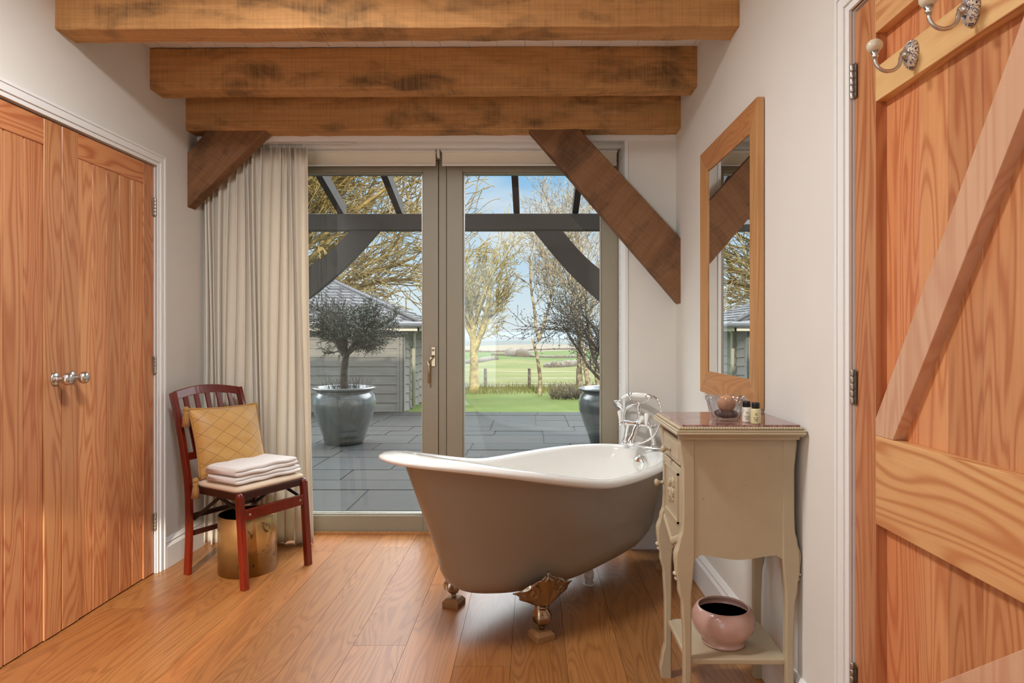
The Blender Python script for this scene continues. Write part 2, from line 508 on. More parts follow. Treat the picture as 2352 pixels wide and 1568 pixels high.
# ------------------------------------------------------------------ floor
mb = MB(); rg = R(4)
x = -2.481
k = 0
while x < 1.2:
    y = YR - rg.random()*1.5
    while y < 3.86:
        ln = rg.uniform(1.3, 2.2)
        y1 = min(y+ln, 3.86)
        mb.box(x+.0006, x+.1994, max(y, YR)+.0006, y1-.0006, -.02, 0, rg.random())
        y = y1
        if y >= 3.86: break
    x += .2; k += 1
mb.box(-2.5, 1.2, YR, 3.86, -.06, -.014, .5)
struct('floor', mb, M['floor'], 'wide oak plank floor with warm orange brown grain', 'floor')
# threshold strip
struct('trim_6', MB().box(-1.62, .53, 3.835, 3.862, 0, .012), M['oakh'])

# ceiling : boards running away from the viewer
mb = MB(); x = -1.93; rg = R(9)
while x < 1.0:
    mb.box(x+.0015, x+.1335, YR, 3.62, ZC, ZC+.02, rg.random()); x += .135
mb.box(-2.0, 1.1, YR, 3.62, ZC+.004, ZC+.06)
struct('ceiling', mb, M['ceil'], 'pale painted boarded ceiling between the beams', 'ceiling', bevel=0)

# ------------------------------------------------------------------ walls
DY0, DYm, DY1 = 1.93, 2.571, 3.20       # wardrobe doors along y
DZ = 2.0
mb = MB()
mb.box(XL-.14, XL, YR, DY0-.0, 0, 2.9)
mb.box(XL-.14, XL, DY1+.012, 3.98, 0, 2.9)
mb.box(XL-.14, XL, DY0, DY1+.012, DZ+.012, 2.9)
struct('wall_left', mb, M['wall'], 'cream plaster wall around the built-in wardrobe', 'wall')
# right wall with doorway (local y of the doorway 0.80 .. 1.663)
RY0, RY1, RZ = .78, 1.655, 1.985
mb = MB(); mb.M = RW
mb.box(XR, XR+.14, RY1+.012, 3.98, 0, 2.9)
mb.box(XR, XR+.14, YR, RY0-.012, 0, 2.9)
mb.box(XR, XR+.14, RY0-.012, RY1+.012, RZ+.012, 2.9)
struct('wall_right', mb, M['wall'], 'cream plaster wall behind the mirror and cabinet', 'wall')
mb = MB()
OX = .516                        # right side of the window recess
mb.box(OX, XR+.02, YB, 3.98, 0, 2.9)                  # pier beside the opening
mb.box(XL, -1.64, 3.80, 3.98, 0, 2.9)                 # left pier, behind the curtain
mb.box(XL, OX, YB, 3.98, 2.278, 2.9)                  # above the opening
struct('wall_back', mb, M['wall'], 'cream wall pier and lintel around the glazed doors', 'wall')
mb = MB()                                             # rear wall with a tall glazed opening, behind the viewpoint
mb.box(XL-.2, -1.80, YR-.14, YR, 0, 2.9)
mb.box(-.55, 1.15, YR-.14, YR, 0, 2.9)
mb.box(-1.80, -.55, YR-.14, YR, 2.36, 2.9)
struct('wall_rear', mb, M['wall'])
# batten under the lintel and reveal beads
mb = MB()
mb.box(XL, XR, 3.598, 3.622, 2.243, 2.2785)
mb.box(OX-.012, OX+.006, 3.594, 3.63, 0, 2.25)
mb.box(OX-.014, OX, 3.62, 3.86, 0, 2.278)
mb.box(-1.64, OX, 3.622, 3.86, 2.262, 2.28)
mb.box(-1.64, OX, 3.70, 3.735, 2.235, 2.265)
struct('trim_1', mb, M['trimw'], bevel=.002)
# wardrobe architrave
def architrave(nm, x, ys, z, face, MM=None, w=.058, side=1):
    """x wall face, ys=(far edge of opening, near edge), face=+1 means room is at +x"""
    mb = MB(); mb.M = MM
    y0, y1 = ys
    for (a, b, t) in ((0, .018, .012), (.018, w-.012, .018), (w-.012, w, .022)):
        mb.box(x, x+face*t, y1+a, y1+b, 0, z+b)
        mb.box(x, x+face*t, y0-b, y0-a, 0, z+b)
        mb.box(x, x+face*t, y0-a, y1+a, z+a, z+b)
    # lining
    mb.box(x-face*.10, x+face*.006, y1-.0, y1+.012, 0, z+.012)
    mb.box(x-face*.10, x+face*.006, y0-.012, y0, 0, z+.012)
    mb.box(x-face*.10, x+face*.006, y0, y1, z, z+.012)
    return struct(nm, mb, M['trimw'], bevel=.0015)
architrave('trim_2', XL, (DY0-.003, DY1+.003), DZ+.004, 1)
architrave('trim_3', XR, (RY0, RY1), RZ+.004, -1, RW)
# baseboards
def base_prof(x, f):
    return [(x, 0), (x+f*.022, 0), (x+f*.022, .105), (x+f*.014, .12), (x+f*.016, .128), (x+f*.006, .145), (x, .145)]
mb = MB()
P_ = base_prof(XL, 1); mb.prism(P_, 'y', DY1+.065, 3.8)
struct('baseboard_left', mb, M['trimw'])
mb = MB(); mb.M = RW; P_ = base_prof(XR, -1); mb.prism(P_, 'y', RY1+.065, 3.6)
struct('baseboard_right', mb, M['trimw'])
mb = MB(); mb.prism([(3.6, 0), (3.578, 0), (3.578, .12), (3.59, .145), (3.6, .145)], 'x', OX, XR)
struct('baseboard_back', mb, M['trimw'])

# ------------------------------------------------------------------ ceiling beams
def beam(y0, y1, z0, z1, tilt, label, seed):
    mb = MB(); rg = R(seed); n = 40
    rings = []
    xa, xb = XL-.02, XR+.05
    for i in range(n+1):
        t = i/n; x = xa+(xb-xa)*t; dz = tilt*(t-.5)
        j = lambda s=.0022: rg.uniform(-s, s)
        rings.append([(x, y0+j(), z0+dz+j()), (x, y1+j(), z0+dz+j()), (x, y1+j(), z1+dz+j()), (x, y0+j(), z1+dz+j())])
    mb.loft(rings, smooth=False)
    o = obj('ceiling_beam', mb, M['beam'], loc=(xa, y0, z0), bevel=.004)
    return tag(o, label, 'beam', 'oak ceiling beams')
beam(2.53, 2.65, 2.363, 2.572, .006, 'rough-sawn oak beam topmost in the picture, cut off by its top edge', 1)
beam(3.155, 3.275, 2.366, 2.564, .006, 'rough-sawn oak beam in the middle, below the strip of white ceiling boards', 2)
beam(3.485, 3.598, 2.27, 2.452, .005, 'rough-sawn oak beam lowest and farthest, carrying the two diagonal braces', 3)
# braces
def brace(pts, y0, y1, name, label):
    mb = MB(); mb.prism([(x, z) for x, z in pts], 'y', y0, y1)
    o = obj(name, mb, M['brace'], bevel=.004); return tag(o, label, 'brace')
brace([(-1.862, 1.857), (-1.862, 2.150), (-1.752, 2.272), (-1.436, 2.272)], 3.50, 3.585, 'timber_brace', 'short diagonal oak brace at left, between the left wall and lowest beam')
brace([(-.028, 2.276), (.243, 2.276), (.79, 1.683), (.79, 1.340), (.775, 1.345)], 3.49, 3.575, 'timber_brace', 'long diagonal oak brace at right, crossing in front of the glazed door')

# ------------------------------------------------------------------ wardrobe
wr = thing('wardrobe', 'built-in wardrobe with tall orange fir tongue-and-groove double doors', 'wardrobe', (XL, 2.57, 0))
XF = XL-.004
def wdoor(ya, yb, edges, seed, hinge_right):
    rg = R(seed)
    d = MB()
    for i in range(len(edges)-1):          # boards with V joints
        a, b = edges[i], edges[i+1]; g = .0045
        d.prism([(XF-.03, a), (XF-.014, a), (XF-.005, a+g), (XF-.005, b-g), (XF-.014, b), (XF-.03, b)], 'z', .006, DZ-.004, rg.random())
    o = obj('door', d, M['fir_z'], wr)
    st = MB()
    for (a, b) in ((ya, edges[0]), (edges[-1], yb)):
        st.prism([(XF-.03, a), (XF-.002, a), (XF, a+.002), (XF, b-.003), (XF-.004, b), (XF-.03, b)], 'z', .006, DZ-.002, rg.random())
    obj('stile', st, M['fir_z'], o)
    rl = MB(); rl.prism([(edges[0]-.001, DZ-.103), (edges[-1]+.001, DZ-.103), (edges[-1]+.001, DZ-.002), (edges[0]-.001, DZ-.002)], 'x', XF-.03, XF-.0005, rg.random())
    obj('top_rail', rl, M['fir_y'], o, bevel=.002)
    return o
dr = wdoor(DYm+.002, DY1-.003, [2.667, 2.757, 2.847, 2.937, 3.027, 3.112], 5, True)
dl = wdoor(DY0+.003, DYm-.002, [2.02, 2.11, 2.20, 2.292, 2.384, 2.477], 12, False)
def wknob(y, parent):
    mb = MB(); z = 1.0
    mb.lathe([(0, 0), (.026, 0), (.026, .003), (.021, .006), (.012, .007), (.008, .012), (.0075, .026), (.012, .032), (.021, .038), (.0245, .047), (.0235, .056), (.017, .063), (.008, .0655), (0, .066)], (XF, y, z), 32, ax='x')
    o = obj('knob', mb, M['nickel'], parent); o['label'] = 'brushed steel knob'
wknob(2.535, dl); wknob(2.627, dr)
def hinge(x, y, z, parent, MM=None, h=.085, face=1, mat='steel'):
    mb = MB(); mb.M = MM
    for i in range(5):
        mb.lathe([(0, 0), (.0055, 0), (.0062, .002), (.0062, h/5-.002), (.0055, h/5), (0, h/5)], (x, y, z-h/2+i*h/5), 12)
    mb.box(x-.0025*face-.001, x-.0015*face, y-.018, y+.004, z-h/2, z+h/2)
    o = obj('hinge', mb, M[mat], parent); o['label'] = 'steel butt hinge'
for z in (.255, 1.025, 1.80): hinge(XF+.006, DY1-.001, z, dr)
obj('carcass', MB().box(XL-.5, XL-.48, DY0-.1, DY1+.1, -.02, 2.2).box(XL-.5, XL-.13, DY0-.1, DY0-.08, -.02, 2.2).box(XL-.5, XL-.13, DY1+.08, DY1+.1, -.02, 2.2).box(XL-.5, XL-.13, DY0-.1, DY1+.1, 2.18, 2.2), M['fir_z'], wr)

# ------------------------------------------------------------------ right plank door
FX = XR+.004                    # face of stiles and rails
BX = FX+.027                    # face of boards
rd = bpy.data.objects.new('door_2', None); col.objects.link(rd); rd.location = (XR, 1.65, 0); rd['kind'] = 'structure'
rd['label'] = 'orange fir ledged and braced door closed in the right wall'; rd['category'] = 'door'
mb = MB(); mb.M = RW; rg = R(31)
ys = [RY0+.07, .93, 1.03, 1.128, 1.231, 1.332, 1.432, 1.56]
for a, b in zip(ys[:-1], ys[1:]):
    g = .0012
    mb.prism([(BX+.02, a), (BX+.002, a), (BX, a+g), (BX, b-g), (BX+.002, b), (BX+.02, b)], 'z', .01, RZ-.01, rg.random())
obj('boards', mb, M['fir_z'], rd)
mb = MB(); mb.M = RW
mb.box(FX, FX+.047, 1.558, RY1-.003, .006, RZ-.002, .13)
obj('stile', mb, M['fir_z'], rd, bevel=.0015)
mb = MB(); mb.M = RW
mb.box(FX, FX+.047, RY0+.003, RY0+.095, .006, RZ-.002, .63)
obj('stile', mb, M['fir_z'], rd, bevel=.0015)
for (z0, z1, m, s) in ((1.888, RZ-.004, 'pine_y', .3), (1.725, 1.806, 'pine_y', .75), (.722, .932, 'pine_y', .52), (.03, .2, 'pine_y', .9)):
    mb = MB(); mb.M = RW; mb.box(FX, FX+.03, RY0+.095, 1.558, z0, z1, s)
    obj('rail', mb, M[m], rd, bevel=.002)
def clipbrace(y0, z0, y1, z1, w, za, zb):
    """strip whose upper-left edge runs (y0,z0)->(y1,z1), cut at z=za/zb and at the stile"""
    k = (z1-z0)/(y1-y0)
    yl = lambda z: y0+(z-z0)/k
    ymx = 1.558
    pts = []
    zl = z0+(ymx-y0)*k
    if zl > za: pts += [(ymx, za), (ymx, zl)]
    else: pts += [(yl(za), za)]
    pts += [(yl(zb), zb), (yl(zb)-w, zb), (yl(za)-w if yl(za)-w < ymx else ymx, za)]
    return pts
mb = MB(); mb.M = RW; mb.prism(clipbrace(1.449, 1.145, 1.093, 1.709, .098, .932, 1.725), 'x', FX, FX+.03, .4)
obj('brace', mb, M['fir_d'], rd, bevel=.002)
mb = MB(); mb.M = RW; mb.prism([(1.558, .20), (1.558, .285), (1.0, .722), (.875, .722), (1.54, .20)], 'x', FX, FX+.03, .8)
obj('brace', mb, M['fir_d'], rd, bevel=.002)
for z in (.30, 1.04, 1.81): hinge(FX-.006, RY1+.001, z, rd, RW, .088, -1)
# coat hooks
def coat_hook(y, z, label):
    q = RW @ Vector((FX, y, z))
    h = thing('coat_hook', label, 'coat hook', q, 'porcelain coat hooks on the door')
    X, Y, Z = q
    mb = MB(); mb.lathe([(.0, .0), (.026, 0), (.027, -.005), (.024, -.012), (.016, -.018), (0, -.0205)], (X, Y, Z), 32, ax='x', sx=.75, sy=1.2)
    o = obj('backplate', mb, M['china'], h); o['label'] = 'blue and white floral china'
    mb = MB()
    mb.lathe([(0, -.017), (.010, -.018), (.011, -.021), (.006, -.027), (0, -.028)], (X, Y, Z), 16, ax='x')
    pts = []
    for i in range(15):
        t = i/14; a = -.15+t*3.5
        pts.append((X-.055+.027*math.cos(a), Y, Z-.012-.024*math.sin(a)))
    pts = [(X-.018, Y, Z), (X-.025, Y, Z-.002)] + pts
    last = pts[-1]
    mb.tube(pts, [.004]*len(pts), 10)
    mb.lathe([(0, 0), (.0048, 0), (.0075, .004), (.005, .008), (.009, .013), (0, .014)], (last[0]-.001, Y, last[2]-.001), 16)
    obj('arm', mb, M['nickel'], h)
    mb = MB(); mb.ball((last[0]-.002, Y, last[2]+.026), .0165, 20, sc=(1, 1, .85))
    obj('knob', mb, M['chinaw'], h)
coat_hook(1.405, 1.772, 'blue and white china coat hook nearer the door hinges')
coat_hook(1.218, 1.775, 'blue and white china coat hook cut off by the top edge, farther from the hinges')

# ------------------------------------------------------------------ glazed doors
gd = bpy.data.objects.new('door_1', None); col.objects.link(gd); gd.location = (-.54, YW, 0); gd['kind'] = 'structure'
gd['label'] = 'taupe framed double glazed doors to the patio'; gd['category'] = 'door'
GX0, GX1 = -1.62, .54
mb = MB()
mb.box(GX0, GX0+.04, YW-.01, YW+.08, 0, 2.24); mb.box(GX1-.036, GX1, YW-.01, YW+.08, 0, 2.24)
mb.box(GX0, GX1, YW-.01, YW+.08, 2.21, 2.27); mb.box(GX0, GX1, YW-.0, YW+.08, 0, .02)
mb.box(-.562, -.516, YW-.004, YW+.08, .02, 2.21)
obj('frame', mb, M['frame'], gd, bevel=.003)
def leaf(xa, xb, ga, gb):
    mb = MB(); y0, y1 = YW-.012, YW+.055
    z0, z1, gz0, gz1 = .004, 2.205, .101, 2.138
    mb.box(xa, ga, y0, y1, z0, z1); mb.box(gb, xb, y0, y1, z0, z1)
    mb.box(ga, gb, y0, y1, z0, gz0); mb.box(ga, gb, y0, y1, gz1, z1)
    # glazing beads
    for (a, b, c, d) in ((ga, ga+.008, gz0, gz1), (gb-.008, gb, gz0, gz1), (ga, gb, gz0, gz0+.008), (ga, gb, gz1-.008, gz1)):
        mb.box(a, b, y0+.012, y1, c, d)
    o = obj('leaf', mb, M['frame'], gd, bevel=.002)
    g = MB(); g.add([(ga+.004, YW+.02, gz0+.004), (gb-.004, YW+.02, gz0+.004), (gb-.004, YW+.02, gz1-.004), (ga+.004, YW+.02, gz1-.004)], [(0, 1, 2, 3)])
    obj('glass', g, M['glass'], o)
    b = MB()
    for (p, q, c, d) in ((ga+.006, ga+.011, gz0, gz1), (gb-.011, gb-.006, gz0, gz1), (ga, gb, gz0+.006, gz0+.012)):
        b.box(p, q, YW+.012, YW+.028, c, d)
    s = obj('glazing_spacer', b, M['nickel'], o)
    return o
lf = leaf(-1.578, -.564, -1.49, -.654)
rf = leaf(-.513, .502, -.42, .407)
mb = MB()
hx = -.592; hy = YW-.012
mb.box(hx-.013, hx+.013, hy-.008, hy, .985, 1.10)
hb = obj('handle', mb, M['brassb'], lf, bevel=.003); hb['label'] = 'bronze lever handle'
mb = MB(); mb.lathe([(0, 0), (.009, 0), (.009, -.022), (0, -.022)], (hx, hy-.006, 1.045), 16, ax='y')
mb.tube([(hx, hy-.026, 1.045), (hx-.004, hy-.034, 1.04), (hx-.022, hy-.038, 1.015)], [.007, .007, .006], 10)
mb.tube([(hx-.022, hy-.038, 1.018), (hx-.022, hy-.038, .99), (hx-.021, hy-.038, .89)], [.0065, .0075, .0065], 10)
mb.lathe([(0, 0), (.007, 0), (.007, -.012), (0, -.013)], (hx, hy-.006, 1.083), 12, ax='y')
obj('lever', mb, M['brassb'], lf)
# vents on top rails
for c in (-1.03, -.19):
    mb = MB(); mb.box(c-.065, c+.065, YW-.02, YW-.012, 2.176, 2.19)
    obj('vent', mb, M['frame'], gd, bevel=.003)
# roller blinds
def blind(xa, xb, label):
    b = thing('roller_blind', label, 'blind', ((xa+xb)/2, 3.78, 2.26), 'roller blinds above the glazed doors')
    mb = MB(); mb.box(xa, xb, 3.768, 3.82, 2.232, 2.262); obj('headrail', mb, M['trimw'], b, bevel=.003)
    mb = MB(); mb.box(xa+.004, xb-.004, 3.797, 3.7995, 2.162, 2.236)
    obj('fabric', mb, M['blind'], b)
    mb = MB(); mb.box(xa+.004, xb-.004, 3.792, 3.804, 2.156, 2.166); obj('bottom_bar', mb, M['trimw'], b, bevel=.002)
    return b
blind(-1.60, -.565, 'cream roller blind rolled up above the left glazed door')
b2 = blind(-.535, .488, 'cream roller blind rolled up above the right glazed door')
mb = MB()
for i in range(240):
    z = 2.22-i*.0085
    mb.ball((.497, 3.755, z), .0030, 6)
cb = obj('bead_chain', mb, M['trimw'], b2)
mb = MB(); mb.box(-.556, -.544, 3.765, 3.80, 2.20, 2.262); obj('bracket', mb, M['trimw'], b2)

# ------------------------------------------------------------------ curtain
def curtain():
    cu = thing('curtain', 'cream pencil pleat curtain drawn to the left of the glazed doors', 'curtain', (-1.55, 3.66, 0))
    rg = R(3); nx, nz = 420, 40
    folds = []
    x = 0
    while x < 1:
        wd = rg.uniform(.042, .075); folds.append((x, wd, rg.uniform(.55, 1.0))); x += wd
    tot = folds[-1][0]+folds[-1][1]
    kn = [f[0]/tot for f in folds]+[1.0]
    def phase(t):
        for i in range(len(folds)):
            if t <= kn[i+1]+1e-9:
                return i, (t-kn[i])/(kn[i+1]-kn[i])
        return len(folds)-1, 1
    vs = []; fs = []
    for j in range(nz+1):
        h = j/nz; z = .006+h*2.216
        for i in range(nx+1):
            t = i/nx
            k, p = phase(t*.93) if t < .93 else (len(folds)-1, 1)
            amp = folds[k][2]
            top = max(0, (h-.90)/.10)
            a = .029*amp*(1-.35*top)
            ww = 1.5*math.sin(h*3+k)*.012
            if t < .90:
                c = math.cos(2*PI*p)
                c = math.copysign(abs(c)**.75, c)
                y = 3.655 + a*c
                xs = XL+.005+.585*t*1.0 + .012*math.sin(2*PI*p)*amp*.9 + ww
            else:
                q = (t-.90)/.10
                y = 3.655 + a*math.cos(2*PI*p)*(1-q) + .012*math.sin(q*PI)-.02*q
                xs = XL+.005+.585*t + ww*(1-q)
            # pinch pleats in the heading
            if h > .93:
                y += .012*math.sin(t*2*PI*36)*(h-.93)/.07
            x_ = xs + (t**3)*(.030*(1-h)**2 + .012)
            if h > .88: x_ -= .0*t
            y += .004*math.sin(t*57+h*5)
            vs.append((x_, y, z+(.006*math.sin(t*41) if j == 0 else 0)))
    w = nx+1
    for j in range(nz):
        for i in range(nx):
            fs.append((j*w+i, j*w+i+1, (j+1)*w+i+1, (j+1)*w+i))
    mb = MB(); mb.add(vs, fs, .5, True)
    o = obj('drape', mb, M['curtain'], cu, fix=False)
    m = o.modifiers.new('s', 'SOLIDIFY'); m.thickness = .003
    mb = MB(); mb.box(XL+.005, -1.0, 3.648, 3.662, 2.243, 2.258)
    obj('track', mb, M['trimw'], cu)
    mb = MB()
    for i in range(16):
        x = XL+.02+i*.037
        mb.tube([(x, 3.655, 2.246), (x, 3.640, 2.234), (x, 3.648, 2.215)], .0016, 6)
    h = obj('hooks', mb, M['ceramic'], cu); h['kind'] = 'stuff'
curtain()

# ------------------------------------------------------------------ mirror
def mirror():
    y0, y1, z0, z1, w = 2.262, 3.0, .914, 1.995, .098
    t = .024; xf = XR-t-.004; d = -.004
    q = RW @ Vector((XR, (y0+y1)/2, z0))
    m = thing('wall_mirror', 'tall wall mirror in a flat oak frame', 'mirror', q)
    def bar(pts, mat, s):
        mb = MB(); mb.M = RW
        n = len(pts)
        vs = [(xf, a, b) for a, b in pts]+[(XR-.003, a, b) for a, b in pts]
        # the inner edge is sunk towards the glass
        vs[2] = (xf+.008, pts[2][0], pts[2][1]); vs[3] = (xf+.008, pts[3][0], pts[3][1])
        mb.add(vs, [(0, 1, 2, 3), (4, 7, 6, 5), (0, 4, 5, 1), (1, 5, 6, 2), (2, 6, 7, 3), (3, 7, 4, 0)], s)
        obj('frame', mb, M[mat], m, bevel=.002)
    A, B, C, D = (y0, z0), (y1, z0), (y1, z1), (y0, z1)
    a, b, c, e = (y0+w, z0+w), (y1-w, z0+w), (y1-w, z1-w), (y0+w, z1-w)
    bar([A, B, b, a], 'oakh', .2); bar([C, D, e, c], 'oakh', .7); bar([D, A, a, e], 'oakf', .45); bar([B, C, c, b], 'oakf', .85)
    mb = MB(); mb.M = RW
    mb.box(xf+.012, xf+.016, y0+w-.006, y1-w+.006, z0+w-.006, z1-w+.006)
    obj('mirror_glass', mb, M['mirror'], m)
mirror()

# ------------------------------------------------------------------ bath
BO = Vector((-.163, 2.67, 0)); BE = Vector((.633, .774, 0)).normalized(); BR = Vector((BE.y, -BE.x, 0))
def bp(s, l, z): return BO+BE*s+BR*l+Vector((0, 0, z))
bath = thing('slipper_bath', 'taupe roll-top slipper bath with white enamel inside and claw feet', 'bath', BO+BE*.35)
def sgnp(v, p): return math.copysign(abs(v)**p, v)
def outline(phi, t):
    """plan outline of the shell, t=0 low, t=1 at the rim"""
    c, s_ = math.cos(phi), math.sin(phi)
    an = .600+(.175)*t**1.0            # raised near end
    af = .755+(.035)*t**.8
    bw = .292+(.060)*t**.9
    if c >= 0: return (.35+af*sgnp(c, .72), bw*sgnp(s_, .80))
    return (.35+an*sgnp(c, .95), bw*sgnp(s_, .95)*(1-.10*c*c))
def rimz(phi):
    s, l = outline(phi, 1)
    d = .30-s; q = .5*(d+math.sqrt(d*d+.012))
    return .556+.250*q
NPH = 120
def ring(f):
    return [f(2*PI*i/NPH) for i in range(NPH)]
def lowpt(phi, f, z):
    s, l = outline(phi, 0); cx = .38
    return bp(cx+(s-cx)*f, l*f, z)
outer = []
for f, z in ((.001, .152), (.45, .152), (.68, .155), (.80, .164), (.89, .182), (.95, .210), (.985, .248), (1.0, .30)):
    outer.append(ring(lambda p, f=f, z=z: lowpt(p, f, z)))
for t in (.12, .25, .4, .55, .7, .82, .92, .98):
    def g(p, t=t):
        s, l = outline(p, t); zr = rimz(p)-.012
        return bp(s, l, .30+(zr-.30)*t)
    outer.append(ring(g))
mb = MB(); mb.loft(outer, cap=False)
obj('shell', mb, M['tub'], bath)
def normal(phi):
    a = Vector(outline(phi-.01, 1)); b = Vector(outline(phi+.01, 1)); d = (b-a).normalized()
    return (d.y, -d.x)
inner = []
prof = [(-.004, -.030), (.004, -.024), (.018, -.026), (.030, -.022), (.037, -.012), (.036, .000), (.028, .008), (.014, .0115), (.0, .010), (-.012, .003), (-.020, -.010), (-.024, -.03)]
for d, dz in prof:
    def g(p, d=d, dz=dz):
        s, l = outline(p, 1); n = normal(p); k = 1+1.5*max(0, -math.cos(p))**2.5; e = d*k if d > 0 else d
        return bp(s+n[0]*e, l+n[1]*e, rimz(p)+dz)
    inner.append(ring(g))
for t in (.88, .78, .66, .52, .38, .24, .10):
    def g(p, t=t):
        s, l = outline(p, t); n = normal(p); zr = rimz(p)-.012
        return bp(s-n[0]*.026, l-n[1]*.026, .31+(zr-.31)*t)
    inner.append(ring(g))
for f, z in ((.93, .285), (.88, .245), (.80, .215), (.66, .20), (.4, .197), (.001, .195)):
    inner.append(ring(lambda p, f=f, z=z: lowpt(p, f, z)))
mb = MB(); mb.loft(inner, cap=False)
o = obj('enamel_lining', mb, M['enamel'], bath); o['label'] = 'white enamel inside and rolled rim'
# overflow
oc = bp(1.098, 0.055, .49)
def frameat(o, fwd):
    fwd = Vector(fwd).normalized(); up = Vector((0, 0, 1)); rt = fwd.cross(up).normalized(); up = rt.cross(fwd)
    return Matrix(((rt.x, up.x, fwd.x, o.x), (rt.y, up.y, fwd.y, o.y), (rt.z, up.z, fwd.z, o.z), (0, 0, 0, 1)))
mb = MB(); mb.M = frameat(oc, -BE+Vector((0, 0, .12)))
mb.lathe([(0, -.02), (.041, -.02), (.042, .004), (.038, .009), (.034, .011), (.035, .022), (.031, .029), (.012, .032), (0, .032)], n=32)
obj('overflow', mb, M['chrome'], bath)
# claw feet
def claw(s, l, near, mat):
    f = bpy.data.objects.new('claw_foot', None); col.objects.link(f); f.empty_display_size = .03
    base = bp(s, l, 0); f.parent = bath; f.location = base-wloc(bath)
    out = (BR*(1 if l > 0 else -1)*.94+BE*(-.34 if s < .5 else .34)).normalized()
    side = Vector((0, 0, 1)).cross(out)
    def q(a, o_, z): return base+side*a+out*o_+Vector((0, 0, z))
    mb = MB()
    # leg loft: (out, z, half width, half depth)
    secs = [(.0, .036, .010, .010), (.0, .046, .012, .012), (.0, .052, .010, .010), (.002, .058, .022, .022), (.006, .070, .033, .032), (.008, .086, .037, .035),
            (.006, .102, .033, .031), (-.002, .118, .025, .023), (-.006, .132, .022, .019), (-.006, .146, .028, .018), (-.002, .162, .040, .016), (.002, .182, .052, .014)]
    rings = []
    for (o_, z, w, d) in secs:
        rr = []
        for i in range(40):
            a = 2*PI*i/40
            toe = 1+.12*math.cos(a*5)*(1 if z < .115 else .25)
            if z < .05: toe = 1
            rr.append(q(w*math.cos(a)*toe, o_+d*math.sin(a)*toe, z))
        rings.append(rr)
    mb.loft(rings)
    obj('leg', mb, M[mat], f)
    # acanthus wing plate hugging the shell
    mb = MB(); nu, nv = 56, 30; vs = []; fs = []
    for j in range(nv+1):
        v = j/nv
        for i in range(nu+1):
            u = i/nu*2-1
            hw = .026+.094*math.sin(min(1, v/.52)*PI/2) if v < .52 else .120*(1-((v-.52)/.48)**1.25)+.010
            x = u*hw*(1+.05*math.sin(v*26))*(1 if l > 0 else .62)
            z = .138+.130*v-.012*abs(u)*v+.006*math.cos(u*13)*(v > .5)*(1-abs(u))
            o_ = .012+.030*v-1.3*x*x+.010*(1-u*u)*(1-v)
            th = math.atan2(x, v*.13+.03)
            ds = math.hypot(abs(x)-.062, z-.198)
            rel = .0032*math.cos(11*th)*min(1, v*4)+.0035*math.cos(ds*230)*max(0, 1-ds/.045)
            edge = min(1, (1-abs(u))*5)*min(1, (1-v)*5)
            vs.append(q(x, o_+.010+rel*edge+.006*edge, z))
    for j in range(nv):
        for i in range(nu):
            fs.append((j*(nu+1)+i, j*(nu+1)+i+1, (j+1)*(nu+1)+i+1, (j+1)*(nu+1)+i))
    mb.add(vs, fs, .5, True)
    mb.tube([q(0, .020, .140), q(0, .034, .170), q(0, .042, .210), q(0, .046, .250), q(0, .044, .272)], [.009, .008, .008, .007, .004], 8)
    mb.tube([q(-.024, .020, .146), q(0, .034, .143), q(.024, .020, .146)], [.006, .008, .006], 8)
    mb.tube([q(-.022, .016, .128), q(0, .026, .125), q(.022, .016, .128)], [.005, .006, .005], 8)
    o = obj('scroll_plate', mb, M[mat], f)
    m = o.modifiers.new('s', 'SOLIDIFY'); m.thickness = .006
    mb = MB()
    b0 = [q(a*.038, b*.038, 0) for a, b in ((-1, -1), (1, -1), (1, 1), (-1, 1))]
    b1 = [q(a*.038, b*.038, .022) for a, b in ((-1, -1), (1, -1), (1, 1), (-1, 1))]
    b2_ = [q(a*.027, b*.027, .036) for a, b in ((-1, -1), (1, -1), (1, 1), (-1, 1))]
    mb.loft([b0, b1, b2_], smooth=False)
    o = obj('wooden_block', mb, M['block'], f, bevel=.001); o['label'] = 'square wooden block'
claw(.01, .243, True, 'foot'); claw(.01, -.243, True, 'footc'); claw(1.0, .243, False, 'footc'); claw(1.0, -.243, False, 'footc')
# waste pipe
mb = MB()
c0 = Vector((.262, 3.075, 0))
mb.tube([c0, c0+Vector((0, 0, .075)), c0+Vector((.006, .01, .092)), c0+Vector((.02, .03, .105)), c0+Vector((.09, .15, .125)), c0+Vector((.20, .30, .135)), c0+Vector((.215, .32, .12)), c0+Vector((.235, .34, .07)), c0+Vector((.262, .375, .07)), c0+Vector((.275, .395, .12)), c0+Vector((.28, .40, .19))], .019, 16)
mb.tube([c0+Vector((0, 0, .03)), c0+Vector((0, 0, .058))], .0225, 16)
mb.tube([c0+Vector((.018, .027, .102)), c0+Vector((.032, .05, .108))], .0235, 16)
mb.tube([c0+Vector((.15, .23, .131)), c0+Vector((.175, .265, .134))], .0235, 16)
mb.lathe([(.0, 0), (.03, 0), (.028, .004), (.0, .004)], c0, 24)
obj('waste_pipe', mb, M['pipe'], bath)

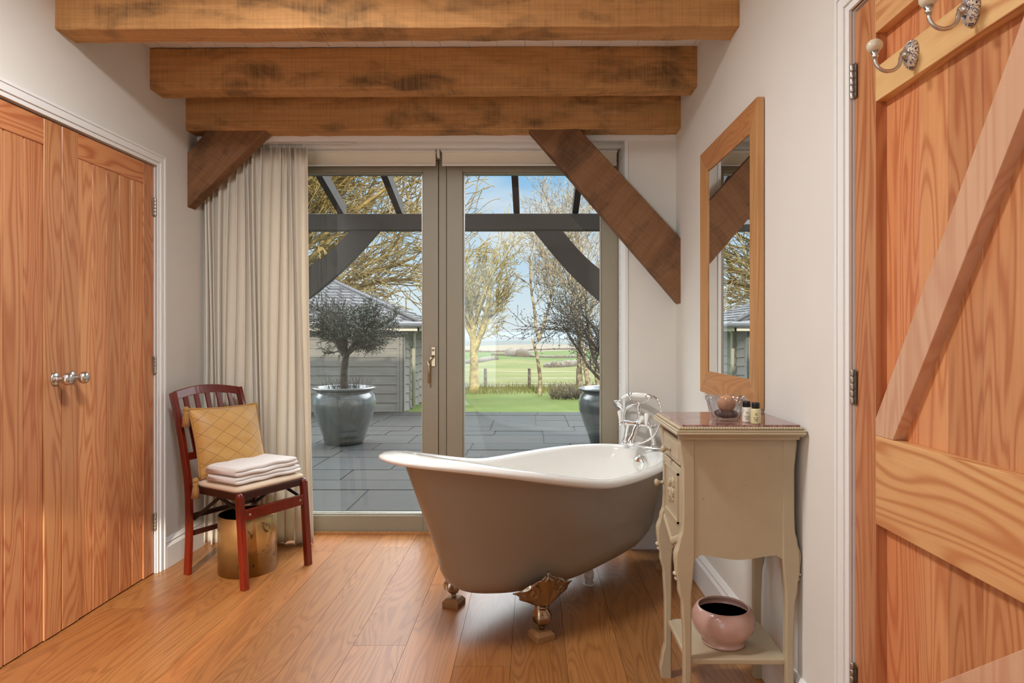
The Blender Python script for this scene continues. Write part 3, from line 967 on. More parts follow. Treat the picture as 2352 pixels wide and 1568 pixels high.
# ------------------------------------------------------------------ bath taps
TB = bp(1.112, .035, .577)
tap = thing('bath_tap', 'chrome bath mixer tap with white handset on cradle and looped hose', 'tap', TB)
def tp(l, f, z): return TB+BR*l-BE*f+Vector((0, 0, z))
mb = MB()
for sgn in (-1, 1):
    mb.tube([tp(sgn*.088, 0, 0), tp(sgn*.088, 0, .010)], .020, 20)
    mb.tube([tp(sgn*.088, 0, .008), tp(sgn*.088, 0, .025), tp(sgn*.082, 0, .05), tp(sgn*.070, 0, .10), tp(sgn*.068, .004, .115)], [.018, .012, .011, .013, .015], 14)
mb.tube([tp(-.105, .004, .118), tp(-.09, .004, .118), tp(-.06, .004, .118), tp(-.03, .004, .118), tp(0, .004, .118), tp(.03, .004, .118), tp(.06, .004, .118), tp(.09, .004, .118), tp(.105, .004, .118)], [.008, .015, .016, .011, .020, .011, .016, .015, .008], 16)
for sgn in (-1, 1):
    mb.tube([tp(sgn*.085, 0, .118), tp(sgn*.085, .045, .118)], [.014, .010], 14)
    mb.ball(tp(sgn*.085, .052, .118), .011, 14)
mb.tube([tp(0, .01, .115), tp(0, .03, .100), tp(0, .045, .085), tp(0, .06, .06), tp(0, .085, .035), tp(0, .092, .012)], [.017, .015, .014, .014, .018, .020], 16)
mb.tube([tp(0, 0, .13), tp(0, 0, .15), tp(0, 0, .155), tp(0, 0, .23)], [.010, .010, .0075, .0075], 14)
mb.tube([tp(0, 0, .13), tp(0, 0, .142)], .0135, 14)
obj('mixer_body', mb, M['chrome'], tap)
def lever(b, e):
    mb = MB(); mb.tube([b, b.lerp(e, .12), b.lerp(e, .2), b.lerp(e, .75), b.lerp(e, .93), e], [.0070, .0075, .0075, .0125, .0125, .006], 16)
    o = obj('lever', mb, M['ceramic'], tap); o['label'] = 'white ceramic lever'
lever(tp(-.085, .050, .122), tp(-.090, .052, .188)); lever(tp(.070, .050, .122), tp(.076, .052, .186)); lever(tp(.012, .022, .122), tp(.042, .03, .165))
mb = MB()   # cradle
pts = [tp(.062*math.cos(a), 0, .262+.030*math.sin(a)) for a in [PI+k*PI/14 for k in range(15)]]
mb.tube(pts, .0045, 10)
mb.tube([tp(0, 0, .225), tp(0, 0, .236)], .011, 14)
obj('cradle', mb, M['chrome'], tap)
mb = MB()
mb.tube([tp(-.045, 0, .272), tp(-.038, 0, .272), tp(0, 0, .272), tp(.038, 0, .272), tp(.045, 0, .272)], [.010, .0125, .0145, .0125, .010], 20)
o = obj('handset_grip', mb, M['ceramic'], tap); o['label'] = 'white ceramic handset grip'
mb = MB()
mb.tube([tp(.043, 0, .272), tp(.052, 0, .272), tp(.085, 0, .270)], [.0135, .011, .009], 16)
obj('hose_union', mb, M['chrome'], tap)
mb = MB(); mb.tube([tp(-.043, 0, .272), tp(-.055, 0, .272)], .0135, 16)
mb.tube([tp(-.05, 0, .272), tp(-.075, .005, .268), tp(-.095, .012, .250), tp(-.105, .018, .228)], [.0075, .0075, .0075, .008], 14)
hd = Vector(tp(-.105, .018, .232)); ax = (tp(-.112, .06, .20)-tp(-.105, .018, .232)).normalized()
mb.M = frameat(hd, ax); mb.lathe([(0, -.004), (.012, -.002), (.022, .012), (.030, .024), (.031, .030), (.027, .032), (0, .030)], n=28)
mb.M = None
obj('shower_head', mb, M['chrome'], tap)
mb = MB()
def bez(P, n=10):
    out = []
    for i in range(len(P)-1):
        p0 = P[max(i-1, 0)]; p1 = P[i]; p2 = P[i+1]; p3 = P[min(i+2, len(P)-1)]
        for k in range(n):
            t = k/n
            out.append(.5*((2*p1)+(-p0+p2)*t+(2*p0-5*p1+4*p2-p3)*t*t+(-p0+3*p1-3*p2+p3)*t**3))
    out.append(P[-1]); return out
hp = bez([tp(.085, 0, .270), tp(.115, .004, .252), tp(.135, .01, .20), tp(.132, .02, .13), tp(.10, .03, .065), tp(.045, .04, .03), tp(.0, .05, .015)], 26)
rr = [.0062+.0009*(i % 2) for i in range(len(hp))]
mb.tube(hp, rr, 10)
hp = bez([tp(.0, .05, .015), tp(.04, .045, .008), tp(.10, .03, .004), tp(.14, .01, .004)], 14)
mb.tube(hp, [.0058+.0009*(i % 2) for i in range(len(hp))], 10)
hp = bez([tp(-.005, -.01, .215), tp(-.045, -.012, .213), tp(-.085, -.01, .19), tp(-.10, -.01, .14), tp(-.075, 0, .075), tp(-.02, .02, .03)], 14)
mb.tube(hp, .0065, 10)
obj('hose', mb, M['chrome'], tap)

# ------------------------------------------------------------------ cabinet
CX0, CX1, CY0, CY1 = .447, .780, 1.952, 2.262
cab = thing('bedside_cabinet', 'cream painted cabinet on cabriole legs with a red marble top', 'cabinet', ((CX0+CX1)/2, (CY0+CY1)/2, 0))
ZT = .868
def leg_off(z):
    K = [(0, .010), (.03, .014), (.07, .007), (.12, -.003), (.25, -.003), (.36, .002), (.42, .013), (.47, .022), (.51, .022), (.55, .012), (.59, .002), (.64, 0), (.77, 0), (.81, .005), (.84, .010), (ZT, .011)]
    for (a, b), (c, d) in zip(K[:-1], K[1:]):
        if z <= c:
            t = (z-a)/(c-a); t = t*t*(3-2*t); return b+(d-b)*t
    return K[-1][1]
def leg_w(z):
    return leg_off(z)+(.026 if z < .40 else .026+.010*min(1, (z-.40)/.10))
def cableg(front, near):
    mb = MB(); sx = -1 if front else 1
    rings = []
    n = 60
    for i in range(n+1):
        z = ZT*i/n
        o_, w = leg_off(z), leg_w(z)
        if not front: o_ *= .75; w = o_+(.026 if z < .40 else .026+.010*min(1, (z-.40)/.10))
        xo = (CX0 if front else CX1)+sx*o_
        xi = xo-sx*w
        dy = .030
        ya, yb = (CY0, CY0+dy) if near else (CY1-dy, CY1)
        c = .004
        x0, x1 = min(xo, xi), max(xo, xi)
        rings.append([(x0+c, ya, z), (x1-c, ya, z), (x1, ya+c, z), (x1, yb-c, z), (x1-c, yb, z), (x0+c, yb, z), (x0, yb-c, z), (x0, ya+c, z)])
    mb.loft(rings, smooth=False)
    o = obj('leg', mb, M['cab'], cab)
    if True:      # carved knee ornament on the outer edge
        mb = MB(); xc = (CX0 if front else CX1)
        yc = CY0+.015 if near else CY1-.015
        rg = R(8)
        def leafc(z0, z1, wid, depth):
            rings = []
            for k in range(13):
                t = k/12; z = z0+(z1-z0)*t
                w_ = wid*math.sin(PI*min(.97, max(.04, t)))**.6
                x_ = xc+sx*(leg_off(z)*(1 if front else .8))
                rings.append([(x_+sx*depth*(.55+.45*math.cos(a*2))*math.sin(PI*t)**.5*max(0, math.cos(a-PI/2))-sx*.002, yc+w_*math.cos(a), z+.003*math.sin(a*6)) for a in [PI*j/8 for j in range(9)]])
            mb.loft(rings, closed=False, cap=False)
        leafc(.555, .468, .013, .012); leafc(.585, .52, .011, .008)
        mb.ball((xc+sx*(leg_off(.455)*(1 if front else .8)), yc, .455), .010, 12, sc=(.8, 1.3, .6))
        mb.ball((xc+sx*(leg_off(.440)*(1 if front else .8)), yc, .440), .009, 12, sc=(.8, 1.2, .7))
        leafc(.435, .365, .011, .009)
        obj('carving', mb, M['cab'], o)
for fr in (True, False):
    for nr in (True, False): cableg(fr, nr)
def scallop(a, b, n=40, z0=.506, amp=.007):
    pts = []
    for i in range(n+1):
        t = i/n; x = a+(b-a)*t
        u = abs(t-.5)*2
        z = z0-amp*math.cos(u*PI*1.1)*(1 if u < .8 else 1) + (-.014*(u-.86)/.14 if u > .86 else 0)
        pts.append((x, z))
    return pts
# side panels (near and far), back panel
for ya, yb in ((CY0+.004, CY0+.018), (CY1-.018, CY1-.004)):
    pts = scallop(CX0+.034, CX1-.034)
    mb = MB(); mb.prism([(CX1-.034, ZT), (CX0+.034, ZT)][::1] + pts, 'y', ya, yb)
    obj('side_panel', mb, M['cab'], cab)
mb = MB(); mb.box(CX1-.018, CX1-.004, CY0+.03, CY1-.03, .51, ZT); obj('back_panel', mb, M['cab'], cab)
mb = MB(); mb.box(CX0+.01, CX1-.01, CY0+.012, CY1-.012, .52, .535); obj('bottom_panel', mb, M['cab'], cab)
# front : drawer, door, apron
yA, yB = CY0+.031, CY1-.031
mb = MB(); mb.box(CX0-.002, CX0+.018, yA, yB, .772, .850)
dw = obj('drawer', mb, M['cab'], cab, bevel=.004)
mb = MB(); mb.box(CX0-.005, CX0+.0, yA+.014, yB-.014, .785, .838); obj('drawer_front', mb, M['cab'], dw, bevel=.003)
def ck(y, z, par):
    mb = MB(); mb.lathe([(0, 0), (.009, 0), (.0055, -.006), (.005, -.014), (.010, -.020), (.0125, -.026), (.008, -.031), (0, -.032)], (CX0-.004, y, z), 20, ax='x')
    obj('knob', mb, M['cab'], par)
ck((yA+yB)/2, .805, dw)
mb = MB(); mb.box(CX0-.0, CX0+.016, yA, yB, .570, .765)
dd = obj('door', mb, M['cab'], cab, bevel=.003)
mb = MB()
for (a, b, c, d) in ((yA+.022, yB-.022, .592, .598), (yA+.022, yB-.022, .740, .746), (yA+.022, yA+.028, .592, .746), (yB-.028, yB-.022, .592, .746)):
    mb.box(CX0-.006, CX0, a, b, c, d)
rg = R(2)
for i in range(26):       # carved spray
    a = rg.uniform(0, 2*PI); r = rg.uniform(0, 1)
    y_, z_ = (yA+yB)/2+.045*r*math.cos(a), .665+.05*r*math.sin(a)
    mb.ball((CX0-.001, y_, z_), rg.uniform(.005, .010), 10, sc=(.7, .8, 1.4))
obj('carved_panel', mb, M['cab'], dd, bevel=0)
ck(yB-.012, .672, dd)
mb = MB(); pts = []
for i in range(31):
    t = i/30; y = yA+(yB-yA)*t; u = abs(t-.5)*2
    pts.append((y, .555-.062*(1-u)**.8-.008*math.cos(t*40)))
mb.prism(pts+[(yB, .568), (yA, .568)], 'x', CX0, CX0+.015)
for i in range(18):
    y = yA+.012+(yB-yA-.024)*i/17; u = abs(i/17-.5)*2
    mb.ball((CX0-.001, y, .552-.045*(1-u)), .009, 10, sc=(.6, .8, 1.5))
obj('apron', mb, M['cab'], cab)
mb = MB(); mb.box(CX0+.014, CX1-.014, CY0+.014, CY1-.014, .180, .198)
obj('shelf', mb, M['cab'], cab, bevel=.004)
# top with mouldings
mb = MB()
for (e, z0, z1) in ((.006, ZT-.006, ZT+.004), (.016, ZT+.004, ZT+.010), (.026, ZT+.010, ZT+.018), (.023, ZT+.018, ZT+.024), (.014, ZT+.024, ZT+.032)):
    mb.box(CX0-e-.004, CX1+min(e, .018), CY0-e-.018, CY1+e, z0, z1)
obj('top_moulding', mb, M['cab'], cab, bevel=.003)
mb = MB(); n = 46
for i in range(n):
    x = CX0-.016+(CX1-CX0+.030)*i/(n-1); mb.ball((x, CY0-.032, ZT+.028), .0032, 8)
for i in range(n):
    y = CY0-.030+(CY1-CY0+.04)*i/(n-1); mb.ball((CX0-.018, y, ZT+.028), .0032, 8)
b_ = obj('beading', mb, M['cab'], cab); b_['kind'] = 'stuff'
MZ = ZT+.037
mb = MB(); mb.box(CX0-.006, CX1+.010, CY0-.016, CY1+.008, ZT+.031, MZ)
o = obj('marble_top', mb, M['marble'], cab, bevel=.002); o['label'] = 'dark red marble slab'

# things on the cabinet
bw = thing('glass_bowl', 'clear fluted glass bowl on the marble top', 'bowl', (.602, 2.045, MZ))
mb = MB()
def fl(a, k): return 1+.05*math.cos(a*14)*(1 if 2 <= k <= 9 else 0)
mb.lathe([(0, .001), (.036, .001), (.040, .004), (.043, .016), (.048, .022), (.050, .026), (.054, .045), (.058, .062), (.061, .064), (.0615, .074), (.060, .075), (.0575, .074), (.055, .062), (.050, .044), (.045, .028), (.038, .018), (.033, .010), (0, .009)], (.602, 2.045, MZ), 112, mod=fl)
obj('bowl_body', mb, M['cglass'], bw)
mb = MB(); mb.ball((0, 0, 0), 1, 28)
mb.v = [Vector((.604+.031*p.x*(.8+.2*math.cos(p.x)), 2.045+.020*p.y, MZ+.052+.0265*p.z)) for p in mb.v]
tag(obj('soap', mb, M['soap'], loc=(.604, 2.045, MZ+.022)), 'round tan soap leaning inside the glass bowl', 'soap')
rg = R(6)
for i, (a, r, zz, lb) in enumerate(((.3, .020, .020, 'dark pebble on the right inside the glass bowl'), (2.4, .020, .021, 'dark pebble on the left inside the glass bowl'), (4.4, .016, .019, 'dark pebble at the front inside the glass bowl'))):
    c = (.602+r*math.cos(a), 2.045+r*math.sin(a), MZ+zz)
    mb = MB(); mb.ball(c, .0155, 14, sc=(1.25, 1.05, .75))
    tag(obj('pebble', mb, M['pebble'], loc=c), lb, 'pebble', 'pebbles in the glass bowl')
def bottle(x, y, mat, label):
    b = thing('toiletry_bottle', label, 'bottle', (x, y, MZ), 'toiletry bottles on the marble top')
    mb = MB(); mb.lathe([(0, 0), (.0135, 0), (.0148, .002), (.0150, .006), (.0150, .042), (.0135, .0455), (.009, .0475), (0, .0475)], (x, y, MZ), 32)
    obj('bottle_body', mb, M[mat], b)
    mb = MB(); mb.lathe([(0, .046), (.0118, .046), (.0118, .062), (.0112, .0640), (0, .0642)], (x, y, MZ), 32)
    o = obj('cap', mb, M['black'], b); o['label'] = 'black screw cap'
    mb = MB()
    d = (Vector((0, 0, 0))-Vector((x, y, 0))).normalized(); a0 = math.atan2(d.y, d.x)+.1
    def sp(a, z, e=.0003): return (x+(.0150+e)*math.cos(a), y+(.0150+e)*math.sin(a), MZ+z)
    pts = [sp(a0+.20*math.cos(t), .030+.0032*math.sin(t)) for t in [k*PI/8 for k in range(17)]]
    mb.tube(pts, .0005, 6)
    for k, (z, h) in enumerate(((.020, .0007), (.016, .0004), (.013, .0004), (.0105, .0004))):
        w_ = (.55, .45, .4, .3)[k]
        seg = 9 if k == 0 else 1
        for q in range(seg):
            s0 = a0-w_+2*w_*q/seg; s1 = s0+2*w_/seg*(.6 if seg > 1 else 1)
            mb.tube([sp(s0+(s1-s0)*m/4, z) for m in range(5)], h, 5)
    obj('print', mb, M['black'], b)
bottle(.652, 2.000, 'lotion', 'small white lotion bottle with a black cap')
bottle(.6665, 1.962, 'liquid', 'small clear bottle of pale yellow gel with black cap')
pp = thing('pink_pot', 'round pink glazed pot on the lower shelf of the cabinet', 'pot', (.602, 2.075, .198))
mb = MB(); mb.lathe([(0, 0), (.062, 0), (.067, .004), (.067, .009), (.062, .013), (.075, .026), (.090, .046), (.098, .068), (.096, .090), (.089, .106), (.082, .114), (.078, .116), (.075, .114), (.078, .106), (.084, .090)], (.602, 2.075, .198), 56)
obj('pot_body', mb, M['pinkpot'], pp)
mb = MB(); mb.lathe([(.0845, .090), (.090, .068), (.080, .040), (.06, .018), (0, .016)], (.602, 2.075, .198), 56)
o = obj('pot_inside', mb, M['potdark'], pp); o['label'] = 'dark brown inside'

# ------------------------------------------------------------------ chair
Fv = Vector((.883, -.47, 0)).normalized(); Wv = Vector((-Fv.y, Fv.x, 0))      # forward, towards its left (far) side
C0 = Vector((-1.326, 2.992, 0))          # front near foot
ch = thing('dining_chair', 'red mahogany folding chair with slatted back and cream seat beside the curtain', 'chair', C0)
def cp(f, w, z): return C0+Fv*f+Wv*w+Vector((0, 0, z))
def bar(mb, a, b, hw, hd, sidev=None, rnd=.5):
    a, b = Vector(a), Vector(b); t = (b-a).normalized()
    s = Vector(sidev) if sidev else Wv
    s = (s-t*s.dot(t)).normalized(); d = t.cross(s)
    rings = []
    for p in (a, b): rings.append([p+s*hw+d*hd, p-s*hw+d*hd, p-s*hw-d*hd, p+s*hw-d*hd])
    mb.loft(rings, smooth=False, rnd=rnd)
CW, CD = .378, .415
for w in (0, CW):
    mb = MB(); bar(mb, cp(0, w, 0), cp(-.035, w, .425), .016, .014)
    mb.ball(cp(-.036, w, .425), .0165, 14)
    obj('leg', mb, M['mahog'], ch, bevel=.003)
    mb = MB()
    for k in range(10):
        pass
    P3 = [cp(-CD, w, 0), cp(-CD+.012, w, .22), cp(-CD+.005, w, .43), cp(-CD-.03, w, .60), cp(-CD-.075, w, .76), cp(-CD-.118, w, .885)]
    B3 = bez([Vector(p) for p in P3], 6)
    rings = []
    for i, p in enumerate(B3):
        t = (B3[min(i+1, len(B3)-1)]-B3[max(i-1, 0)]).normalized(); s = Wv; d = t.cross(s)
        rings.append([p+s*.011+d*.018, p-s*.011+d*.018, p-s*.011-d*.018, p+s*.011-d*.018])
    mb.loft(rings, smooth=False)
    obj('back_post', mb, M['mahog'], ch, bevel=.003)
# top rail, arched
mb = MB(); rings = []
for i in range(17):
    t = i/16; w = .008+(CW-.016)*t; arch = .022*math.sin(PI*t); bow = -.018*math.sin(PI*t)
    lean = -.11
    c = cp(-CD-.112+bow, w, .868+arch)
    up = (Vector((0, 0, 1))+Fv*lean*-1*(-.35)).normalized()
    up = (Vector((0, 0, .92))-Fv*.27).normalized()
    rings.append([c+up*.024+Fv*.009, c+up*.024-Fv*.009, c-up*.020-Fv*.009, c-up*.020+Fv*.009])
mb.loft(rings, smooth=False); obj('top_rail', mb, M['mahog'], ch, bevel=.003)
for i in range(5):
    w = CW*(i+1)/6; bw_ = -.016*math.sin(PI*(i+1)/6)
    mb = MB(); bar(mb, cp(-CD-.105+bw_, w, .855+.018*math.sin(PI*(i+1)/6)), cp(-CD-.018+bw_*.5, w, .575), .013, .005)
    obj('slat', mb, M['mahog'], ch, bevel=.002)
mb = MB(); bar(mb, cp(-CD-.016, .01, .575), cp(-CD-.016, CW-.01, .575), .018, .008, (0, 0, 1)); obj('lower_rail', mb, M['mahog'], ch, bevel=.002)
# seat
mb = MB()
SF, SB = .0, -CD+.035
def seat_outline(e, n=9):
    pts = []
    for (f, w, a0) in ((SF-.03+e, CW+.012+e, 0), (SB-e, CW-.0+e, 1), (SB-e, 0-e, 2), (SF-.03+e, -.012-e, 3)):
        r = .035
        cf = f-r if a0 in (0, 3) else f+r; cw = w-r if a0 in (0, 1) else w+r
        sf = 1 if a0 in (0, 3) else -1; sw = 1 if a0 in (0, 1) else -1
        for k in range(n):
            t = k/(n-1)*PI/2
            if a0 in (1, 3): t = PI/2-t
            if a0 == 0: pts.append((cf+r*math.cos(t)*sf, cw+r*math.sin(t)*sw))
            if a0 == 1: pts.append((cf+r*math.cos(t)*sf, cw+r*math.sin(t)*sw))
            if a0 == 2: pts.append((cf+r*math.cos(t)*sf, cw+r*math.sin(t)*sw))
            if a0 == 3: pts.append((cf+r*math.cos(t)*sf, cw+r*math.sin(t)*sw))
    return pts
def seatring(e, z): return [cp(f, w, z) for f, w in seat_outline(e)]
mb.loft([seatring(0, .405), seatring(0, .440)], smooth=False); obj('seat_frame', mb, M['mahogd'], ch, bevel=.003)
mb = MB(); mb.loft([seatring(-.004, .440), seatring(.001, .450), seatring(-.002, .458), seatring(-.018, .466), seatring(-.06, .472), seatring(-.12, .474)]); o = obj('seat', mb, M['seat'], ch); o['label'] = 'cream upholstered seat pad'
mb = MB(); bar(mb, cp(-.024, .016, .335), cp(-.024, CW-.016, .335), .026, .009, (0, 0, 1)); obj('front_stretcher', mb, M['mahog'], ch, bevel=.002)
for w in (.04, CW-.04):
    mb = MB(); mb.M = frameat(cp(-.014, w, .335), Fv); mb.lathe([(0, 0), (.006, 0), (.0055, .002), (0, .002)], n=16); obj('screw', mb, M['steel'], ch)
for z in (.20, .285):
    mb = MB(); bar(mb, cp(-CD+.012, .01, z), cp(-CD+.012, CW-.01, z), .012, .007, (0, 0, 1)); obj('rear_stretcher', mb, M['mahogd'], ch, bevel=.002)
for w in (.016, CW-.016):
    mb = MB(); bar(mb, cp(-CD+.025, w, .27), cp(-.19, w, .405), .003, .008); bar(mb, cp(-.20, w, .40), cp(-.03, w, .345), .003, .008)
    obj('folding_strut', mb, M['blackm'], ch)

# cushion
def cushion():
    cn = cp(-CD+.118, .178, .475)
    cu = thing('cushion', 'gold quilted square cushion with tassels leaning on the chair back', 'cushion', cn)
    # plane leaning back
    U = (Wv*.98+Fv*.2).normalized(); back = -Fv
    V = (Vector((0, 0, 1))*.965+back*.26).normalized(); Nn = U.cross(V).normalized()
    if Nn.dot(Fv) < 0: Nn = -Nn
    S = .345; n = 30
    cen = cn+V*(S*.5)+U*.0
    vs = []; fs = []; quv = []
    rg = R(5)
    for side in (1, -1):
        for j in range(n+1):
            for i in range(n+1):
                u, v = i/n*2-1, j/n*2-1
                e = (1-abs(u)**2.6)*(1-abs(v)**2.6)
                pin = 1-.05*(1-(abs(u*v)))**2*0
                x = u*(S/2)*(1-.055*(1-v*v)*abs(u)); y = v*(S/2)*(1-.055*(1-u*u)*abs(v))
                dent = math.cos(1.7*PI*(u+1.35*v))*math.cos(1.7*PI*(u-1.35*v))
                wr_ = .004*math.sin(7*u+9*v+3*math.sin(4*v))*max(0, .3-v)
                th = .062*max(0, e)**.55+.0022*dent*e+wr_*e
                p = cen+U*x+V*y+Nn*th*side
                vs.append(p); quv.append((u, v, 0))
    w = n+1
    for s in (0, 1):
        o_ = s*w*w
        for j in range(n):
            for i in range(n):
                f = (o_+j*w+i, o_+j*w+i+1, o_+(j+1)*w+i+1, o_+(j+1)*w+i)
                fs.append(f if s == 0 else f[::-1])
    mb = MB(); mb.add(vs, fs, .5, True)
    o = obj('cushion_cover', mb, M['cushion'], cu, fix=False)
    a = o.data.attributes.new('quv', 'FLOAT_VECTOR', 'POINT')
    a.data.foreach_set('vector', [c for q in quv for c in q])
    mb = MB(); pts = []
    def edge(u, v): return cen+U*(u*(S/2)*(1-.055*(1-v*v)*abs(u)))+V*(v*(S/2)*(1-.055*(1-u*u)*abs(v)))
    for a_, b_ in (((-1, -1), (1, -1)), ((1, -1), (1, 1)), ((1, 1), (-1, 1)), ((-1, 1), (-1, -1))):
        for k in range(16):
            t = k/16; pts.append(edge(a_[0]+(b_[0]-a_[0])*t, a_[1]+(b_[1]-a_[1])*t))
    pts.append(pts[0]); mb.tube(pts, .0065, 10)
    obj('piping', mb, M['gold'], cu)
    for (u, v, drop) in ((-1, 1, .0), (-1, -1, .0)):
        c = edge(u, v)+(-U)*.012
        if v < 0: c = c+Fv*.02+(-U)*.022+Vector((0, 0, .0))
        mb = MB(); mb.ball(c, .014, 14)
        d = Vector((0, 0, -1))
        mb.M = Matrix.Translation(c); mb.lathe([(.008, -.008), (.013, -.018), (.010, -.026), (.013, -.04), (.018, -.085), (0, -.085)], n=24, mod=lambda a, k: 1+.10*math.cos(a*12)*(1 if k > 2 else .3))
        mb.M = None
        obj('tassel', mb, M['gold'], cu)
cushion()

# towels
def towel(z0, h, f0, f1, w0, w1, label, seed, skew=0):
    rg = R(seed)
    mb = MB(); zm = z0
    # profile of a doubled cloth in the (f, z) plane: rounded fold at the front
    def prof(k):
        pts = []; r = h/4.0*.94
        # outer outline of two stacked folds
        for lay in (0, 1):
            zc = z0+r*1.03+lay*2.06*r
            for i in range(9):
                a = -PI/2+PI*i/8
                pts.append((f1-r+r*math.cos(a)-(.006 if lay else 0), zc+r*math.sin(a)))
        for lay in (1, 0):
            zc = z0+r*1.03+lay*2.06*r
            for i in range(9):
                a = PI/2+PI*i/8
                pts.append((f0+r+r*math.cos(a)+(.008 if lay else 0), zc+r*math.sin(a)))
        return pts
    rings = []; n = 26
    for k in range(n+1):
        t = k/n; w = w0+(w1-w0)*t
        e = min(1, min(t, 1-t)*14)**.5 if 0 < t < 1 else 0.0
        pr = prof(k); zc = z0+h/2; fc = (f0+f1)/2
        rings.append([cp(fc+(f-fc)*(.955+.045*e)+skew*(t-.5)+.003*math.sin(9*t+seed+z*90), w+.004*math.sin(f*40+seed), zc+(z-zc)*(.80+.20*e)-h*.5*0 - (1-e)*0+.0018*math.sin(f*50+t*17)) for f, z in pr])
    mb.loft(rings)
    o = obj('folded_towel', mb, M['towel'], loc=cp((f0+f1)/2, (w0+w1)/2, z0))
    return tag(o, label, 'towel', 'towels on the chair')
towel(.474, .036, -.275, -.045, .0, .375, 'folded white towel under another one on the chair seat', 1, .01)
towel(.510, .042, -.285, -.05, .0, .36, 'folded white towel lying topmost on the chair seat', 2, .0)

# bin
bc = (-1.430, 3.262, 0)
bn = thing('waste_bin', 'round gold metal waste bin with faded oriental pattern under the chair', 'bin', bc)
mb = MB(); mb.lathe([(0, .002), (.136, .002), (.1375, .0), (.1375, .283), (.1345, .286), (.1325, .283)], bc, 64)
obj('bin_body', mb, M['brass'], bn)
mb = MB(); mb.lathe([(.1325, .283), (.1325, .012), (0, .012)], bc, 64)
o = obj('bin_lining', mb, M['black'], bn); o['label'] = 'black inside'

# ------------------------------------------------------------------ rear opening joinery (behind the viewpoint)
mb = MB()
for x in (-1.80, -.60): mb.box(x, x+.05, YR-.09, YR-.03, 0, 2.36)
mb.box(-1.8, -.55, YR-.09, YR-.03, 0, .05); mb.box(-1.8, -.55, YR-.09, YR-.03, 2.33, 2.36)
struct('window_1', mb, M['frame'])

# ------------------------------------------------------------------ house shell outside (casts the shade on the patio)
mb = MB()
mb.prism([(-2.95, 2.72), (.9, 4.22), (4.15, 3.05), (4.15, 2.9), (.9, 3.95), (-2.95, 2.62)], 'x', -9, 9)
struct('roof', mb, M['slate'])
mb = MB()
mb.box(-9, -2.4, 3.84, 3.98, -.1, 3.0); mb.box(1.1, 9, 3.84, 3.98, -.1, 3.0); mb.box(-2.4, XL-.02, 3.84, 3.98, -.1, 3.0); mb.box(XR+.02, 1.2, 3.84, 3.98, -.1, 3.0)
struct('wall_outside', mb, M['wall'])

# ------------------------------------------------------------------ patio
GZ = -.06
mb = MB(); rg = R(77)
y = 3.96
while y < 10.5:
    hgt = rg.choice((.42, .55, .62, .35)); y1 = min(y+hgt, 10.5)
    x = -9-rg.random()
    while x < 9:
        wd = rg.choice((.45, .6, .75, .9, 1.1))
        mb.box(x+.008, x+wd-.008, y+.008, y1-.008, GZ-.04, GZ+rg.uniform(-.002, .002), rg.random())
        x += wd
    y = y1
pt = struct('patio', mb, M['stone'], 'grey stone slab patio beyond the glazed doors', 'patio')
struct('patio_bedding', MB().box(-9.5, 9.5, 3.9, 10.5, GZ-.08, GZ-.006), M['joint'])
# lawn
def gridmesh(x0, x1, y0, y1, nx, ny, zf):
    mb = MB(); vs = []; fs = []
    for j in range(ny+1):
        for i in range(nx+1):
            x = x0+(x1-x0)*i/nx; y = y0+(y1-y0)*j/ny; vs.append((x, y, zf(x, y)))
    for j in range(ny):
        for i in range(nx): fs.append((j*(nx+1)+i, j*(nx+1)+i+1, (j+1)*(nx+1)+i+1, (j+1)*(nx+1)+i))
    return mb.add(vs, fs, .5, True)
mb = gridmesh(-14, 14, 10.5, 17.0, 60, 30, lambda x, y: GZ-.02+.008*math.sin(x*1.3)*math.sin(y*1.1)-.09*max(0, y-15)*.5)
rg = R(15)
struct('lawn', mb, M['lawn'], 'green lawn beyond the patio', 'lawn')
# landscape, one mesh per field, one behind the other down into the valley
def vprof(y):     # picture height of the land at distance y, from real relief
    K = [(17, 884), (24, 872), (45, 850), (75, 836), (110, 831), (200, 822), (330, 812), (480, 806), (700, 796), (1000, 789), (1400, 783), (2200, 775), (3600, 767), (5200, 762)]
    for (a, b), (c, d) in zip(K[:-1], K[1:]):
        if y <= c:
            t = (math.log(y)-math.log(a))/(math.log(c)-math.log(a)); return b+(d-b)*t
    return K[-1][1]
def land_z(x, y):
    z = 1.17-(vprof(y)-770)*y/1500
    u = x/y
    z += y*.0045*math.exp(-((u+.04)/.05)**2)*math.exp(-((math.log(y)-math.log(80))/.35)**2)*1.6
    z += y*.0016*math.sin(u*23+math.log(y)*3)*min(1, (y-17)/30)
    return z
def field(name, ya, yb, a, b, label, sc, off=0, c=None):
    n = 40; mb = MB(); vs = []; fs = []; ny = 14
    for j in range(ny+1):
        y = ya*(yb/ya)**(j/ny)
        for i in range(n+1):
            x = (i/n*2-1)*y*.62
            yy = y
            vs.append((x, yy, land_z(x, yy)))
    for j in range(ny):
        for i in range(n): fs.append((j*(n+1)+i, j*(n+1)+i+1, (j+1)*(n+1)+i+1, (j+1)*(n+1)+i))
    mb.add(vs, fs, .5, True)
    return struct(name, mb, grass('land_'+name, a, b, c or b, sc), label, 'field')
field('hillside', 17, 105, L(107, 102, 66), L(80, 88, 44), 'rough tan and green slope beyond the fence', .12)
field('pasture', 105, 250, L(64, 80, 36), L(74, 88, 43), 'bright green pasture in the valley', .01)
field('upper_pasture', 250, 470, L(68, 84, 39), L(79, 91, 47), 'second green pasture farther up the valley', .004)
field('stubble_field', 470, 830, L(122, 116, 95), L(103, 93, 85), 'pale tan and mauve stubble fields', .0035)
field('dark_field', 830, 1250, L(68, 95, 86), L(98, 93, 91), 'teal green field band far away', .0018)
